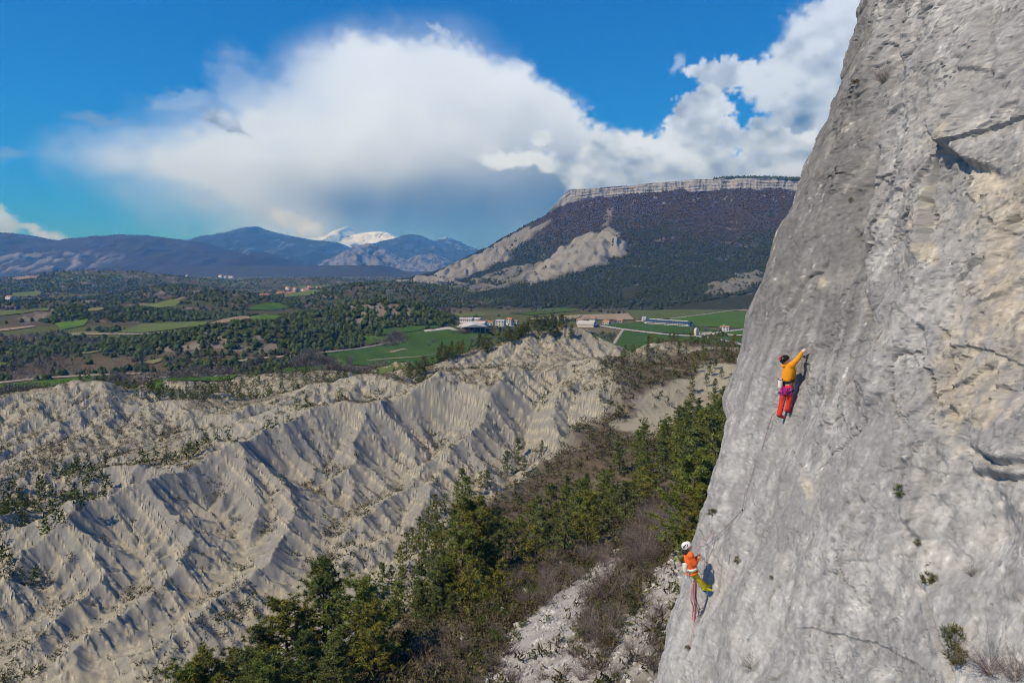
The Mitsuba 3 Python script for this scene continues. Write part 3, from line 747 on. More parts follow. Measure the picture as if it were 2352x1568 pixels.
RG1, RG2, RG3 = fb(A_ / 1.1, B_ / 1.1, 3, 201), fb(A_ / .38, B_ / .45, 3, 202, .6), fb(A_ / .10, B_ / .13, 2, 203, .6)
LG = fb(A_ / 6, B_ / 9, 3, 204); MD = fb((.86 * A_ + .5 * B_) / 1.7, (-.5 * A_ + .86 * B_) / 3.6, 3, 205)
LOW = .45 * LG + .30 * MD                                            # the broad swells of the face
fu, fv = img(np.stack([Xc + nx * LOW, np.maximum(S + ny * LOW, 3), Zc + nz * LOW], -1))
_seen = (W < .9) & (fu > 1450) & (fu < 2420) & (fv > -60) & (fv < 1640)
_tree = cKDTree(np.stack([fu[_seen], fv[_seen]], 1)); _ab = np.stack([A_[_seen], Zc[_seen]], 1)


def face_at(u, v):
    """(distance along the face, height) of what is seen at (u, v), the swells of the face counted in"""
    u, v = np.broadcast_arrays(np.asarray(u, float), np.asarray(v, float))
    d, i = _tree.query(np.stack([u.ravel(), v.ravel()], 1), k=4)
    far = d[:, 0] > 12
    out = _ab[i].mean(1); out[far] = face(u.ravel(), v.ravel())[far]
    return out.reshape(u.shape + (2,))


def poly_sd(pts, uv=True):
    """distance to a line on the face, the side (+ = left of its direction) and how far along it"""
    q = face_at(*np.array(pts, float).T) if uv else np.array(pts, float)
    q = q * [1, 1.053]
    best = np.full(A_.shape, 1e9); bcr = np.zeros(A_.shape); side = np.zeros(A_.shape); along = np.zeros(A_.shape); L = 0.0
    lens = np.linalg.norm(np.diff(q, axis=0), axis=1); tot = lens.sum()
    wob = .10 * RG1
    for a, b, l in zip(q[:-1], q[1:], lens):
        d = (b - a) / l; px, py = A_ + wob - a[0], B_ + wob - a[1]
        t = np.clip(px * d[0] + py * d[1], 0, l)
        dx, dy = px - t * d[0], py - t * d[1]; r = np.hypot(dx, dy)
        cr = d[0] * py - d[1] * px
        m = (r < best - 1e-7) | ((r < best + 1e-7) & (np.abs(cr) > bcr))
        best[m] = r[m]; bcr[m] = np.abs(cr)[m]; side[m] = np.sign(cr)[m]; along[m] = (t[m] + L) / tot
        L += l
    return best, side, along


runnel = fb((A_ - .25 * B_) / .55, B_ / 5.5, 3, 206)
cav = ridged((A_ - .2 * B_) / 2.4 + .5 * MD, B_ / 3.4, 3, 208)
rugged = sstep(-.25, .35, fb(A_ / 3.0, B_ / 4.2, 4, 209) + .55 * sstep(1950, 2120, fu) * sstep(1200, 700, fv) - .22 * sstep(1950, 1850, fu) - .1 * sstep(1000, 1300, fv))


def plates(n, k):
    """broken layers: a smooth field cut into steps with sharp edges"""
    t = n * k; i = np.floor(t); return (i + sstep(.0, .11, t - i)) / k - n


def creases(n, w):
    return np.exp(-(n / w) ** 2)


WX0, WY0 = A_ + .30 * RG1, B_ + .35 * fb(A_ / .9 + 9, B_ / 1.2, 3, 210)
WX, WY = .86 * WX0 + .50 * WY0, -.50 * WX0 + .86 * WY0           # the rock breaks along a slant
pl1 = plates(fb(WX / 1.9, WY / 4.2, 3, 211), 3.2); pl2 = plates(fb(WX / .62, WY / 1.25, 3, 212), 3.0)
cr1 = creases(pn((WX - .24 * WY) / 1.5, WY / 4.6, 213), .030) * sstep(.0, .4, pn(A_ / 2.2, B_ / 2.6, 214)); cr2 = creases(pn(WX / 2.3 + .35 * WY, WY / 1.0 - .2 * WX, 215), .022) * sstep(.05, .4, pn(A_ / 1.9, B_ / 1.6, 216))
cr3 = creases(pn(WX / .55, WY / .7, 217), .05) * sstep(.1, .5, pn(A_ / 1.1, B_ / 1.3, 218))
CRK = np.maximum(np.maximum(cr1, cr2), .6 * cr3)
DISP = LOW + (.06 + .09 * rugged) * RG1 + (.013 + .032 * rugged) * RG2 + (.011 + .020 * rugged) * RG3 + .045 * runnel
DISP = DISP + (.06 + .22 * rugged) * pl1 + (.02 + .09 * rugged) * pl2 - (.04 + .07 * rugged) * cr1 - (.03 + .07 * rugged) * cr2 - (.010 + .03 * rugged) * cr3
DISP = DISP + .07 * rugged * np.sign(cav) * np.abs(cav) ** .8
STEPS = [   # line, proud side (+ left of direction), height, how far the proud side fades, width of the edge
    ([(2090, -20), (2066, 60), (2056, 130), (2052, 200), (2030, 270), (2008, 340), (2000, 440), (1990, 520), (1985, 600), (1960, 720), (1940, 830)], -1, -.26, 1.5, .14),
    ([(2168, 362), (2155, 420), (2143, 480), (2140, 530), (2128, 580), (2112, 632)], -1, .20, .8, .05),
    ([(2330, -10), (2298, 60), (2260, 130), (2236, 180), (2200, 280), (2180, 330), (2150, 366), (2168, 400)], 1, .22, 2.6, .08),
    ([(2165, 230), (2190, 290), (2208, 345), (2240, 368), (2268, 384), (2300, 392), (2330, 420)], 1, .42, 1.1, .07),
    ([(2228, 165), (2262, 177), (2300, 176), (2360, 186)], 1, .09, 1.0, .04),
    ([(2140, 860), (2116, 905), (2098, 950), (2090, 1010), (2080, 1070), (2072, 1120)], 1, .12, .7, .05),
    ([(2230, 1030), (2262, 1042), (2290, 1056), (2320, 1066), (2390, 1072)], 1, .08, .5, .04), ([(2215, 1076), (2240, 1082), (2290, 1090), (2390, 1108)], 1, .08, .5, .04),
    ([(2210, 1110), (2180, 1120), (2160, 1150)], 1, .10, .5, .05),
    ([(2370, 1185), (2310, 1228), (2262, 1266), (2215, 1300), (2165, 1330), (2132, 1345)], -1, -.22, 1.5, .30),
    ([(2118, 1250), (2128, 1320), (2140, 1400), (2160, 1480), (2195, 1580)], 1, .06, 1.2, .10),
    ([(2075, 1130), (2090, 1200), (2120, 1240), (2140, 1290)], 1, .12, 1.0, .08),
    ([(2350, 480), (2310, 520), (2270, 560), (2230, 640), (2180, 720)], 1, .16, 1.0, .09),
    ([(2352, 640), (2300, 700), (2240, 740), (2200, 800), (2190, 860)], 1, .14, .9, .08),
    ([(2352, 860), (2290, 900), (2240, 960), (2200, 985)], 1, .12, 1.0, .07),
    ([(1846, 1070), (1856, 1090), (1862, 1110)], -1, .16, .5, .04), ([(1768, 1050), (1800, 1095), (1850, 1080)], 1, .07, .8, .12),
    ([(1650, 1150), (1652, 1180), (1630, 1206)], 1, .12, .5, .07), ([(1740, 1280), (1728, 1330), (1745, 1360)], -1, .07, .5, .05),
    ([(2000, 960), (1960, 1060), (1900, 1180), (1850, 1330), (1830, 1440), (1820, 1568)], 1, .13, 2.0, .4),
    ([(2060, 640), (2020, 760), (1990, 900), (1975, 980)], 1, .16, 1.6, .25),
    ([(1700, 1290), (1690, 1400), (1660, 1500), (1640, 1568)], 1, .12, 1.3, .25),
    ([(2010, 1290), (1990, 1400), (2000, 1500)], -1, .10, 1.5, .3),
]
for pts, sd, h, fade, wd in STEPS:
    r, side, al = poly_sd(pts)
    taper = sstep(0, .35, al) * sstep(1, .65, al)
    x = -r * side * sd
    h, wd = 1.25 * h, 1.7 * wd
    DISP = DISP + taper * h * sstep(-wd, wd * .4, x + .12 * wd * RG2) * np.exp(-np.maximum(x, 0) / fade) * (x > -wd) - taper * abs(h) * .12 * np.exp(-(x / (.7 * wd)) ** 2)
CRACKS = [([(2168, 362), (2155, 420), (2143, 480), (2140, 530), (2128, 580), (2112, 632)], .16, .045), ([(2116, 905), (2098, 950), (2090, 1010), (2080, 1070), (2074, 1110)], .16, .035), ([(2262, 1046), (2290, 1060), (2320, 1070), (2370, 1074)], .10, .035), ([(2240, 1086), (2290, 1094), (2370, 1110)], .09, .03),
          ([(1895, 600), (1880, 622), (1850, 640), (1832, 668), (1820, 700)], .08, .05), ([(1826, 690), (1800, 722), (1788, 780)], .06, .045), ([(2132, 1345), (2145, 1420), (2170, 1490), (2195, 1568)], .07, .05), ([(2000, 560), (1988, 590), (1985, 640)], .3, .06), ([(2060, 140), (2052, 190)], .2, .07), ([(2352, 505), (2325, 520), (2310, 545)], .2, .06),
          ([(2078, -10), (2062, 90), (2050, 190), (2022, 290), (2003, 400), (1996, 520), (1984, 640), (1962, 760), (1950, 870)], .09, .07), ([(2250, 600), (2222, 700), (2205, 800), (2192, 900), (2188, 980)], .07, .05), ([(1900, 1010), (1880, 1090), (1862, 1180), (1850, 1290)], .05, .045), ([(2010, 760), (1990, 860), (1965, 960), (1960, 1060)], .05, .04), ([(2300, 20), (2270, 110), (2232, 190), (2196, 290), (2168, 362)], .08, .05),
          ([(1950, 870), (1935, 900), (1915, 960), (1900, 1010)], .05, .04), ([(2330, 905), (2300, 900), (2275, 935)], .1, .05), ([(1640, 1500), (1610, 1568)], .1, .06), ([(1985, 640), (1990, 700), (2000, 740)], .12, .05), ([(2010, 1130), (1985, 1160), (1970, 1200)], .07, .04), ([(2200, 660), (2240, 640), (2290, 600)], .1, .04)]
for pts, dep, wd in CRACKS:
    r, side, al = poly_sd(pts)
    DISP = DISP - 1.5 * dep * np.exp(-(r / max(wd, .05)) ** 2) * sstep(-.02, .06, al) * sstep(1.02, .94, al)
PITS = [(2076, 188, .17, .30), (2064, 150, .12, .25), (2040, 300, .1, .2), (2020, 350, .12, .22), (2004, 560, .13, .32), (2008, 470, .1, .2), (2112, 612, .15, .25), (2196, 958, .1, .25), (2090, 612, .1, .15), (1858, 1100, .12, .28), (2022, 240, .1, .2), (2060, 70, .1, .2), (2100, 90, .12, .12), (2270, 45, .25, .15), (2335, 905, .12, .2), (2000, 640, .1, .2), (2190, 240, .1, .16), (2230, 560, .12, .12),
        (1965, 480, .07, .12), (1810, 1240, .06, .1), (1822, 1338, .1, .12), (1690, 1280, .1, .1), (1758, 1180, .06, .1), (1930, 1250, .06, .08), (1650, 1170, .16, .14), (1745, 1340, .1, .12), (2040, 860, .06, .1), (2120, 760, .08, .12), (2300, 780, .1, .12), (1925, 590, .04, .04)]
rp = np.random.default_rng(19)
q = face_at(rp.uniform(1690, 2352, 2600), rp.uniform(0, 1568, 2600))
allp = [(face_at(u, v), r, .55 * d) for u, v, r, d in PITS] + [(p, .016 + .06 * rp.random() ** 3, rp.uniform(.015, .045)) for p in q if 3 < p[0] < 22.5]
PIT = np.zeros_like(DISP)
for (ps, pz), r, d in allp:
    i0, i1 = np.searchsorted(z_rows, [pz - 3 * r, pz + 3 * r]); 
    if i1 <= i0: continue
    sub = (slice(i0, i1), slice(None))
    rr = ((A_[sub] - ps + .03 * RG2[sub]) / r) ** 2 + ((Zc[sub] - pz + .05 * RG2[sub]) / (r * 1.25)) ** 2
    PIT[sub] = np.maximum(PIT[sub], d * np.exp(-rr ** 1.6))
DISP -= PIT
P = np.stack([Xc + nx * DISP, S + ny * DISP, Zc + nz * DISP], -1)
AC, BC = A_ + .9 * DISP, B_ + .25 * DISP                            # colour lies in the stone, round its steps too
# colour of the stone: grey limestone with a skin darkened by weather and painted shade, pale clean scars, ochre stain
c1, c2, c3 = fb(AC / 1.7, BC / 2.6, 4, 221), fb(AC / .42, BC / .6, 4, 222, .65), fb(AC / .085, BC / .10, 3, 223, .7)
c4 = fb(AC / .16 + .2 * c2, BC / .26, 3, 225, .7)
streak = fb((AC - .24 * BC) / .40, BC / 2.8, 4, 224, .6)
GREY, DARK, PALE, OCHRE, WHITE = map(np.array, ([.295, .295, .297], [.128, .127, .124], [.425, .423, .415], [.46, .385, .26], [.60, .585, .55]))
C = np.broadcast_to(GREY, P.shape).copy()
C = lerp(C, PALE, sstep(-.15, .5, c1 + .55 * c2 + .35 * c4 + .22 * sstep(1000, 1500, fv)))
skin = sstep(-.02, .50, .75 * streak + .35 * c1 + .3 * c4 + 1.0 * sstep(2070, 1900, fu + 40 * c1) * sstep(1050, 450, fv + 60 * c1) - .08)  # weathered skin; upper left panel also has the turned-away face's shade painted in
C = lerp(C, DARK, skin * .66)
stain = fb(AC / 2.1 + .4 * c2, BC / 2.4, 4, 226)
och = sstep(.08, .55, .75 * stain + .5 * c2 + .35 * c4 + .45 * sstep(1960, 2200, fu) * sstep(1300, 950, fv) * sstep(150, 420, fv) - .30)
C = lerp(C, OCHRE, och * .50)
C = lerp(C, np.array([.46, .435, .385]), .24 * sstep(.0, .4, fb(AC / 1.3, BC / 1.1, 4, 231) + .4 * c2 + .18 * sstep(1900, 2150, fu) - .12))
C = lerp(C, WHITE, .70 * sstep(.30, .62, c2 * .6 + .55 * c4 + .35 * c3 + .25 * c1))
for (cu, cv, ru, rv) in ((2268, 425, 50, 42), (2150, 590, 26, 30), (1857, 1120, 10, 26), (1885, 648, 14, 18)):
    C = lerp(C, np.array([.60, .53, .40]), .5 * sstep(1.15, .5, np.hypot((fu - cu) / ru, (fv - cv) / rv) + .6 * c1 + .6 * c2))
C = C * np.clip(1 + .36 * c3 + .30 * c4 + .14 * c2, .40, 1.7)[..., None]
LICH = sstep(.38, .62, fb(AC / .13, BC / .15, 3, 228, .7) + .25 * c1 + .2 * streak)
C = lerp(C, np.array([.11, .108, .098]), .70 * LICH)
C = lerp(C, np.array([.10, .085, .06]), .6 * sstep(.35, .9, CRK) * sstep(-.1, .4, c2 + .2))
v_, f_ = gridmesh(P[:, ::-1])
CLIFF_P = P
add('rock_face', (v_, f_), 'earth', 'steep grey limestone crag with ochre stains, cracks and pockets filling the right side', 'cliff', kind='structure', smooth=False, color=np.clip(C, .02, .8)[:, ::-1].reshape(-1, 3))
CT = cKDTree(P[:, ::2].reshape(-1, 3)[::2])

NT = np.stack([nx, ny, nz], -1)[:, ::2].reshape(-1, 3)[::2]


def on_rock(u, v, out=0.0):
    """the point of the crag seen at (u, v), and its outward direction"""
    d = ray(u, v); d = d / np.linalg.norm(d)
    sz = face_at(u, v); D = np.linspace(sz[0] - 3.0, sz[0] + 3.5, 700)
    pts = d[None] * (D / d[1])[:, None]
    dist, idx = CT.query(pts)
    k = int(np.argmin(dist)); p = CT.data[idx[k]]
    near_ = CT.query_ball_point(p, .35)
    n = NT[near_].mean(0); n /= np.linalg.norm(n)
    t = (p @ n) / (d @ n) if abs(d @ n) > .1 else None
    q = d * t if t is not None and abs(np.linalg.norm(d * t) - np.linalg.norm(p)) < .6 else p
    return q + n * out, n
# ---------------------------------------------------------------- fields, tracks
def drape(poly_uv, lift, step):
    pts = casts(poly_uv, D0=380.0)[:, :2]
    pg = shapely.Polygon(pts).buffer(0).buffer(3).buffer(-3)
    if pg.geom_type != 'Polygon':
        pg = max(pg.geoms, key=lambda q: q.area)
    ring = np.array(pg.exterior.segmentize(step).coords)[:-1]
    x0, y0, x1, y1 = pg.bounds
    gxx, gyy = np.meshgrid(np.arange(x0, x1, step), np.arange(y0, y1, step))
    m = shapely.contains_xy(pg.buffer(-step * .4), gxx, gyy)
    q = np.vstack([ring, np.stack([gxx[m], gyy[m]], 1)])
    from scipy.spatial import Delaunay
    tri = Delaunay(q).simplices; cen = q[tri].mean(1)
    tri = tri[shapely.contains_xy(pg, cen[:, 0], cen[:, 1])]
    a, b, c = q[tri[:, 0]], q[tri[:, 1]], q[tri[:, 2]]
    flip = ((b - a)[:, 0] * (c - a)[:, 1] - (b - a)[:, 1] * (c - a)[:, 0]) < 0
    tri[flip] = tri[flip][:, ::-1]
    z = ground_z(q[:, 0], q[:, 1]) + lift + .0006 * q[:, 1]
    return np.column_stack([q, z]), tri, pg


GREEN, DGREEN, LGREEN, TAN, STRAW = map(np.array, ([.075, .138, .028], [.056, .108, .030], [.125, .16, .055], [.33, .26, .185], [.20, .20, .10]))
FIELDS = [
    ([(648, 848), (732, 835), (752, 814), (852, 799), (920, 782), (925, 766), (1020, 755), (1129, 760), (1129, 777), (1080, 797), (1020, 826), (941, 862), (860, 843), (800, 838), (720, 855), (690, 864)], DGREEN, 'large green field'),
    ([(747, 869), (860, 847), (938, 860), (924, 880), (852, 880)], LGREEN, ''), ([(876, 758), (940, 750), (1004, 749), (1010, 754), (920, 765), (880, 770)], DGREEN, ''), ([(840, 790), (830, 772), (880, 774), (888, 780), (850, 793)], GREEN, ''),
    ([(-40, 889), (269, 860), (252, 877), (179, 880), (123, 902), (84, 912), (-40, 914)], GREEN, ''), ([(333, 886), (557, 860), (532, 877), (490, 896), (420, 906), (361, 900)], GREEN, ''),
    ([(126, 743), (204, 732), (193, 748), (143, 758)], GREEN * 1.25, ''), ([(266, 764), (322, 746), (442, 740), (476, 740), (473, 748), (420, 754), (330, 765)], LGREEN, ''), ([(154, 767), (202, 763), (263, 767), (174, 772)], STRAW, ''),
    ([(572, 733), (608, 721), (654, 727), (627, 739), (600, 743)], GREEN * 1.2, ''), ([(567, 712), (588, 701), (636, 696), (668, 707), (624, 714)], GREEN, ''), ([(308, 705), (350, 697), (414, 695), (403, 704), (358, 709)], LGREEN, ''),
    ([(-40, 760), (78, 748), (81, 751), (-40, 766)], TAN, ''), ([(-40, 724), (70, 712), (162, 708), (112, 715), (50, 721), (-40, 729)], LGREEN, ''), ([(482, 744), (546, 729), (582, 729), (560, 736), (504, 744)], TAN * .8, ''),
    ([(25, 674), (95, 669), (92, 681), (28, 684)], LGREEN, ''), ([(476, 662), (543, 656), (532, 664), (490, 667)], LGREEN, ''), ([(4, 807), (26, 807), (20, 815)], GREEN, ''), ([(179, 811), (232, 806), (224, 810), (193, 814)], STRAW, ''),
    ([(322, 834), (370, 824), (372, 830), (350, 838)], STRAW, ''), ([(-30, 840), (30, 831), (17, 838), (-30, 856)], LGREEN, ''), ([(1035, 722), (1114, 720), (1116, 727), (1044, 728)], LGREEN, ''),
    ([(660, 672), (735, 670), (720, 678), (650, 684)], LGREEN, ''), ([(690, 658), (760, 655), (740, 664), (680, 664)], LGREEN * .9, ''), ([(200, 716), (258, 703), (240, 711)], STRAW, ''), ([(10, 640), (60, 634), (90, 638), (40, 644)], TAN * .8, ''),
    ([(1453, 716), (1737, 702), (1737, 708), (1677, 715), (1534, 733), (1462, 737)], LGREEN * .8, ''), ([(1534, 735), (1677, 716.5), (1760, 719), (1751, 757), (1677, 755), (1587, 749)], GREEN, ''),
    ([(1328, 735), (1340, 724), (1443, 721), (1456, 735)], TAN, 'bare tan field'), ([(1203, 735), (1253, 729), (1338, 724), (1322, 735)], TAN, ''),
    ([(1375, 748), (1478, 741), (1587, 751), (1652, 760), (1600, 769), (1484, 763.5), (1431, 757)], DGREEN, ''), ([(1359, 771), (1431, 760.5), (1546, 772), (1606, 774.5), (1590, 790), (1453, 804), (1415, 804), (1378, 786)], DGREEN, ''),
    ([(1606, 776.5), (1705, 796), (1720, 812), (1646, 820), (1609, 790)], DGREEN, ''), ([(1613, 770), (1659, 765), (1738, 756), (1735, 770), (1640, 767.5)], GREEN * .9, ''), ([(1622, 774.5), (1740, 773.5), (1735, 797)], DGREEN, ''),
    ([(1178, 721), (1253, 710), (1334, 705), (1322, 715), (1216, 724)], GREEN, ''), ([(1425, 693), (1471, 690), (1453, 702), (1431, 705)], GREEN, ''), ([(1677, 714), (1754, 706), (1754, 718)], TAN, ''),
]
FIELD_GEOM = []
for i, (pts, col, lab) in enumerate(FIELDS):
    far = np.mean([p[1] for p in pts]) < 715
    v_, f_, pg = drape(pts, .45, 14.0 if far else 7.0)
    FIELD_GEOM.append(pg)
    ang = 0.5 + 1.3 * math.sin(i * 2.1)
    along = v_[:, 0] * math.cos(ang) + v_[:, 1] * math.sin(ang)
    n1, n2 = fb(v_[:, 0] / 55, v_[:, 1] / 55, 3, 300 + i), fb(v_[:, 0] / 9, v_[:, 1] / 20, 3, 340)
    c = col * (1 + .20 * n1 + .12 * n2 + .07 * np.sin(along / 3.9))[:, None]
    c = lerp(c, np.array([.15, .135, .07]), .35 * sstep(.25, .6, n1 + .5 * n2))
    add('field', (v_, f_), 'earth', None, None, kind='structure', smooth=True, color=np.clip(c, .01, .8))


def ribbon(key, uv, width, lift, col, label=None, D0=380.0):
    c = casts(uv, D0=D0)[:, :2]
    ln = shapely.LineString(c).segmentize(6.0); q = np.array(ln.coords)
    q = np.column_stack([ndimage.gaussian_filter1d(q[:, 0], 2.0, mode='nearest'), ndimage.gaussian_filter1d(q[:, 1], 2.0, mode='nearest')])
    d = np.gradient(q, axis=0); d /= np.linalg.norm(d, axis=1, keepdims=True); n = np.stack([-d[:, 1], d[:, 0]], 1)
    w = width * (1 + .15 * fb(np.arange(len(q)) / 3.0, 0 * q[:, 0], 2, 9))[:, None]
    rows = [q + n * w * k for k in (-.6, -.5, 0, .5, .6)]
    P = np.stack([np.column_stack([r, ground_z(r[:, 0], r[:, 1]) + lift + .0008 * r[:, 1] + h]) for r, h in zip(rows, (-.6, 0, .08, 0, -.6))], 1)
    v_, f_ = gridmesh(P)
    cc = np.array(col) * (1 + .25 * fb(v_[:, 0] / 3, v_[:, 1] / 3, 2, 12))[:, None]
    add(key, (v_, f_[:, ::-1]), 'earth', label, None, kind='structure', color=np.clip(cc, .02, .8), smooth=True)
    return ln


GRAVEL = (.46, .43, .38)
ROADS = [ribbon('road', uv, w, .75, c) for uv, w, c in [
    ([(1352, 747), (1380, 749), (1431, 758), (1546, 771), (1606, 773), (1660, 783), (1740, 800)], 4.5, (.40, .385, .36)), ([(1604, 773), (1630, 768), (1659, 764), (1740, 754)], 4.0, GRAVEL),
    ([(1620, 770), (1640, 768.5), (1740, 773)], 3.0, GRAVEL), ([(1340, 775), (1359, 770), (1431, 759)], 3.0, (.38, .34, .27)), ([(1534, 734), (1600, 726), (1677, 715.5), (1745, 709)], 3.0, (.38, .35, .28)),
    ([(1456, 738), (1484, 739), (1500, 742)], 4.0, GRAVEL), ([(965, 765), (1020, 756), (1040, 752), (1036, 758), (1050, 762), (1075, 761)], 4.0, GRAVEL), ([(1045, 757), (1062, 752), (1110, 750), (1180, 750)], 5.0, GRAVEL),
    ([(690, 820), (740, 812), (800, 806), (860, 797), (900, 786)], 3.0, (.36, .31, .24)), ([(-30, 884), (60, 874), (150, 866), (240, 862), (280, 860), (340, 859)], 4.5, (.36, .31, .24)), ([(500, 838), (560, 829), (620, 822), (690, 820)], 3.5, (.36, .31, .24)),
    ([(832, 832), (880, 826), (960, 822), (1045, 809)], 2.0, (.30, .27, .16)), ([(696, 856), (725, 853)], 1.5, (.30, .27, .16)), ([(154, 770), (210, 770), (260, 767), (336, 769), (440, 757), (520, 747)], 4.0, (.38, .34, .28)), ([(887, 813), (935, 802)], 4.0, (.30, .27, .16)), ([(860, 845), (920, 855)], 2.0, (.30, .27, .16))]]
CLEAR = shapely.union_all(FIELD_GEOM + [r.buffer(4) for r in ROADS])
shapely.prepare(CLEAR)
# ---------------------------------------------------------------- plants
scene['leaf'] = {'type': 'twosided', 'bsdf': {'type': 'diffuse', 'reflectance': VC}}
scene['bark'] = {'type': 'diffuse', 'reflectance': {'type': 'rgb', 'value': [.11, .085, .065]}}


def tube(pts, r, sides=5):
    pts = np.asarray(pts, float); r = np.broadcast_to(np.asarray(r, float), (len(pts),))
    d = np.gradient(pts, axis=0); d /= np.linalg.norm(d, axis=1, keepdims=True) + 1e-12
    ref = np.array([.3, .9, .2]) if abs(d[0] @ [.3, .9, .2]) < .8 else np.array([1., 0, 0])
    a = np.cross(d, ref); a /= np.linalg.norm(a, axis=1, keepdims=True) + 1e-12; b = np.cross(d, a)
    th = np.arange(sides) * 2 * math.pi / sides
    P = pts[:, None] + r[:, None, None] * (np.cos(th)[None, :, None] * a[:, None] + np.sin(th)[None, :, None] * b[:, None])
    n = len(pts); i = np.arange(n * sides).reshape(n, sides); j = np.roll(i, -1, 1)
    q = np.stack([i[:-1], j[:-1], j[1:], i[1:]], -1).reshape(-1, 4)
    f = np.vstack([q[:, [0, 1, 2]], q[:, [0, 2, 3]]])
    v = np.vstack([P.reshape(-1, 3), pts[[0, -1]]]); e0, e1 = n * sides, n * sides + 1
    f = np.vstack([f, np.stack([j[0], i[0], np.full(sides, e0)], 1), np.stack([i[-1], j[-1], np.full(sides, e1)], 1)])
    return v, f


def join(parts):
    vs, fs, k = [], [], 0
    for v, f in parts:
        vs.append(v); fs.append(f + k); k += len(v)
    return np.vstack(vs), np.vstack(fs)


def unit(n, r):
    d = r.standard_normal((n, 3)); return d / np.linalg.norm(d, axis=1, keepdims=True)


def blades(cen, n, length, width, up, r, col, jit=.25):
    """n thin leaf blades round each clump centre; every clump keeps its own tint"""
    m = len(cen); c = np.repeat(cen, n, 0)
    d = unit(m * n, r) + [0, 0, up]; d /= np.linalg.norm(d, axis=1, keepdims=True)
    s = np.cross(d, unit(m * n, r)); s /= np.linalg.norm(s, axis=1, keepdims=True) + 1e-9
    L = length * r.uniform(.6, 1.25, (m * n, 1)); w = width * r.uniform(.7, 1.3, (m * n, 1))
    base = c + d * L * r.uniform(-.1, .35, (m * n, 1))
    v = np.stack([base - s * w * .5, base + s * w * .5, base + d * L], 1).reshape(-1, 3)
    f = np.arange(len(v)).reshape(-1, 3)
    t = np.repeat(np.clip(r.normal(1, jit, (m, 1)), .45, 1.7), n, 0) * r.uniform(.8, 1.2, (m * n, 1))
    warm = np.repeat(r.uniform(-.12, .16, (m, 1)), n, 0)
    k = np.asarray(col) * t * np.concatenate([1 + warm, np.ones_like(warm), 1 - warm], 1)
    return v, f, np.repeat(k, 3, 0)


PINE_G = np.array([.150, .178, .056])


def pine(h, seed, lod=2, lean=0.0, spread=.27, low=.10, pointed=.75):
    r = np.random.default_rng(seed)
    bend = np.array([r.normal(0, .02) + lean, r.normal(0, .02), 0]) * h
    axis = lambda t: np.array([0, 0, h * t]) + bend * t * t
    nb = {2: 15, 1: 9, 0: 5}[lod]; wood, cen = [], []
    wood.append(tube([axis(t) - (np.array([0, 0, .5]) if t == 0 else 0) for t in np.linspace(0, .97, 7)], np.linspace(.018, .003, 7) * h, 6))
    for k in range(nb):
        t = low + (1 - low) * ((k + r.uniform(.1, .9)) / nb) ** .92
        R = spread * h * ((1 - t) ** pointed * 1.08 + .06) * (0.75 if t < low + .12 else 1.0)
        for j in range({2: 6, 1: 4, 0: 4}[lod] if t < .85 else 3):
            a = r.uniform(0, 2 * math.pi); L = R * r.uniform(.5, 1.18); rise = r.uniform(.0, .45) + .3 * t
            p0, p1 = axis(t), axis(t) + np.array([math.cos(a) * L, math.sin(a) * L, rise * L])
            if lod == 2:
                wood.append(tube([p0, (p0 + p1) / 2 - [0, 0, .05 * L], p1], [.005 * h, .003 * h, .0012 * h], 3))
            for q in np.linspace(.34, 1.0, {2: 7, 1: 4, 0: 3}[lod]):
                cen.append(p0 + (p1 - p0) * q + r.normal(0, .018 * h, 3) * (1.0 if lod < 2 else .9))
    for t in np.linspace(.9, 1.0, 3):
        cen.append(axis(t))
    cen = np.array(cen)
    if lod == 2:
        v, f, c = blades(cen, 44, .031 * h, .0060 * h, .35, r, PINE_G)
    elif lod == 1:
        v, f, c = blades(cen, 27, .046 * h, .0125 * h, .30, r, PINE_G)
    else:
        v, f, c = blades(cen, 3, .19 * h, .12 * h, .2, r, PINE_G, .2)
    return join(wood), (v, f, c)


def group(name, parts):
    scene[name] = {'type': 'shapegroup', **parts}


PINES = {}
for lod, cnt, hh in ((2, 5, 9.0), (1, 5, 7.0)):
    for k in range(cnt):
        w, (v, f, c) = pine(hh, 500 + 10 * lod + k, lod, lean=(.05 if k == 2 else 0), spread=(.28, .33, .25, .36, .31)[k], low=(.10, .06, .16, .05, .22)[k], pointed=(.62, .5, .72, .45, .58)[k])
        nm = f'pine_kind_{lod}{k}'
        group(nm, {'trunk': mikit.ply(w, 'bark'), 'crown': mikit.ply((v, f), 'leaf', color=np.clip(c * np.array([(1, 1, 1), (1.2, 1.04, .8), (.82, .9, .95), (1.05, 1.08, .85), (.9, .92, 1.1)][k]), .005, .4))})
        PINES[lod, k] = (nm, hh)


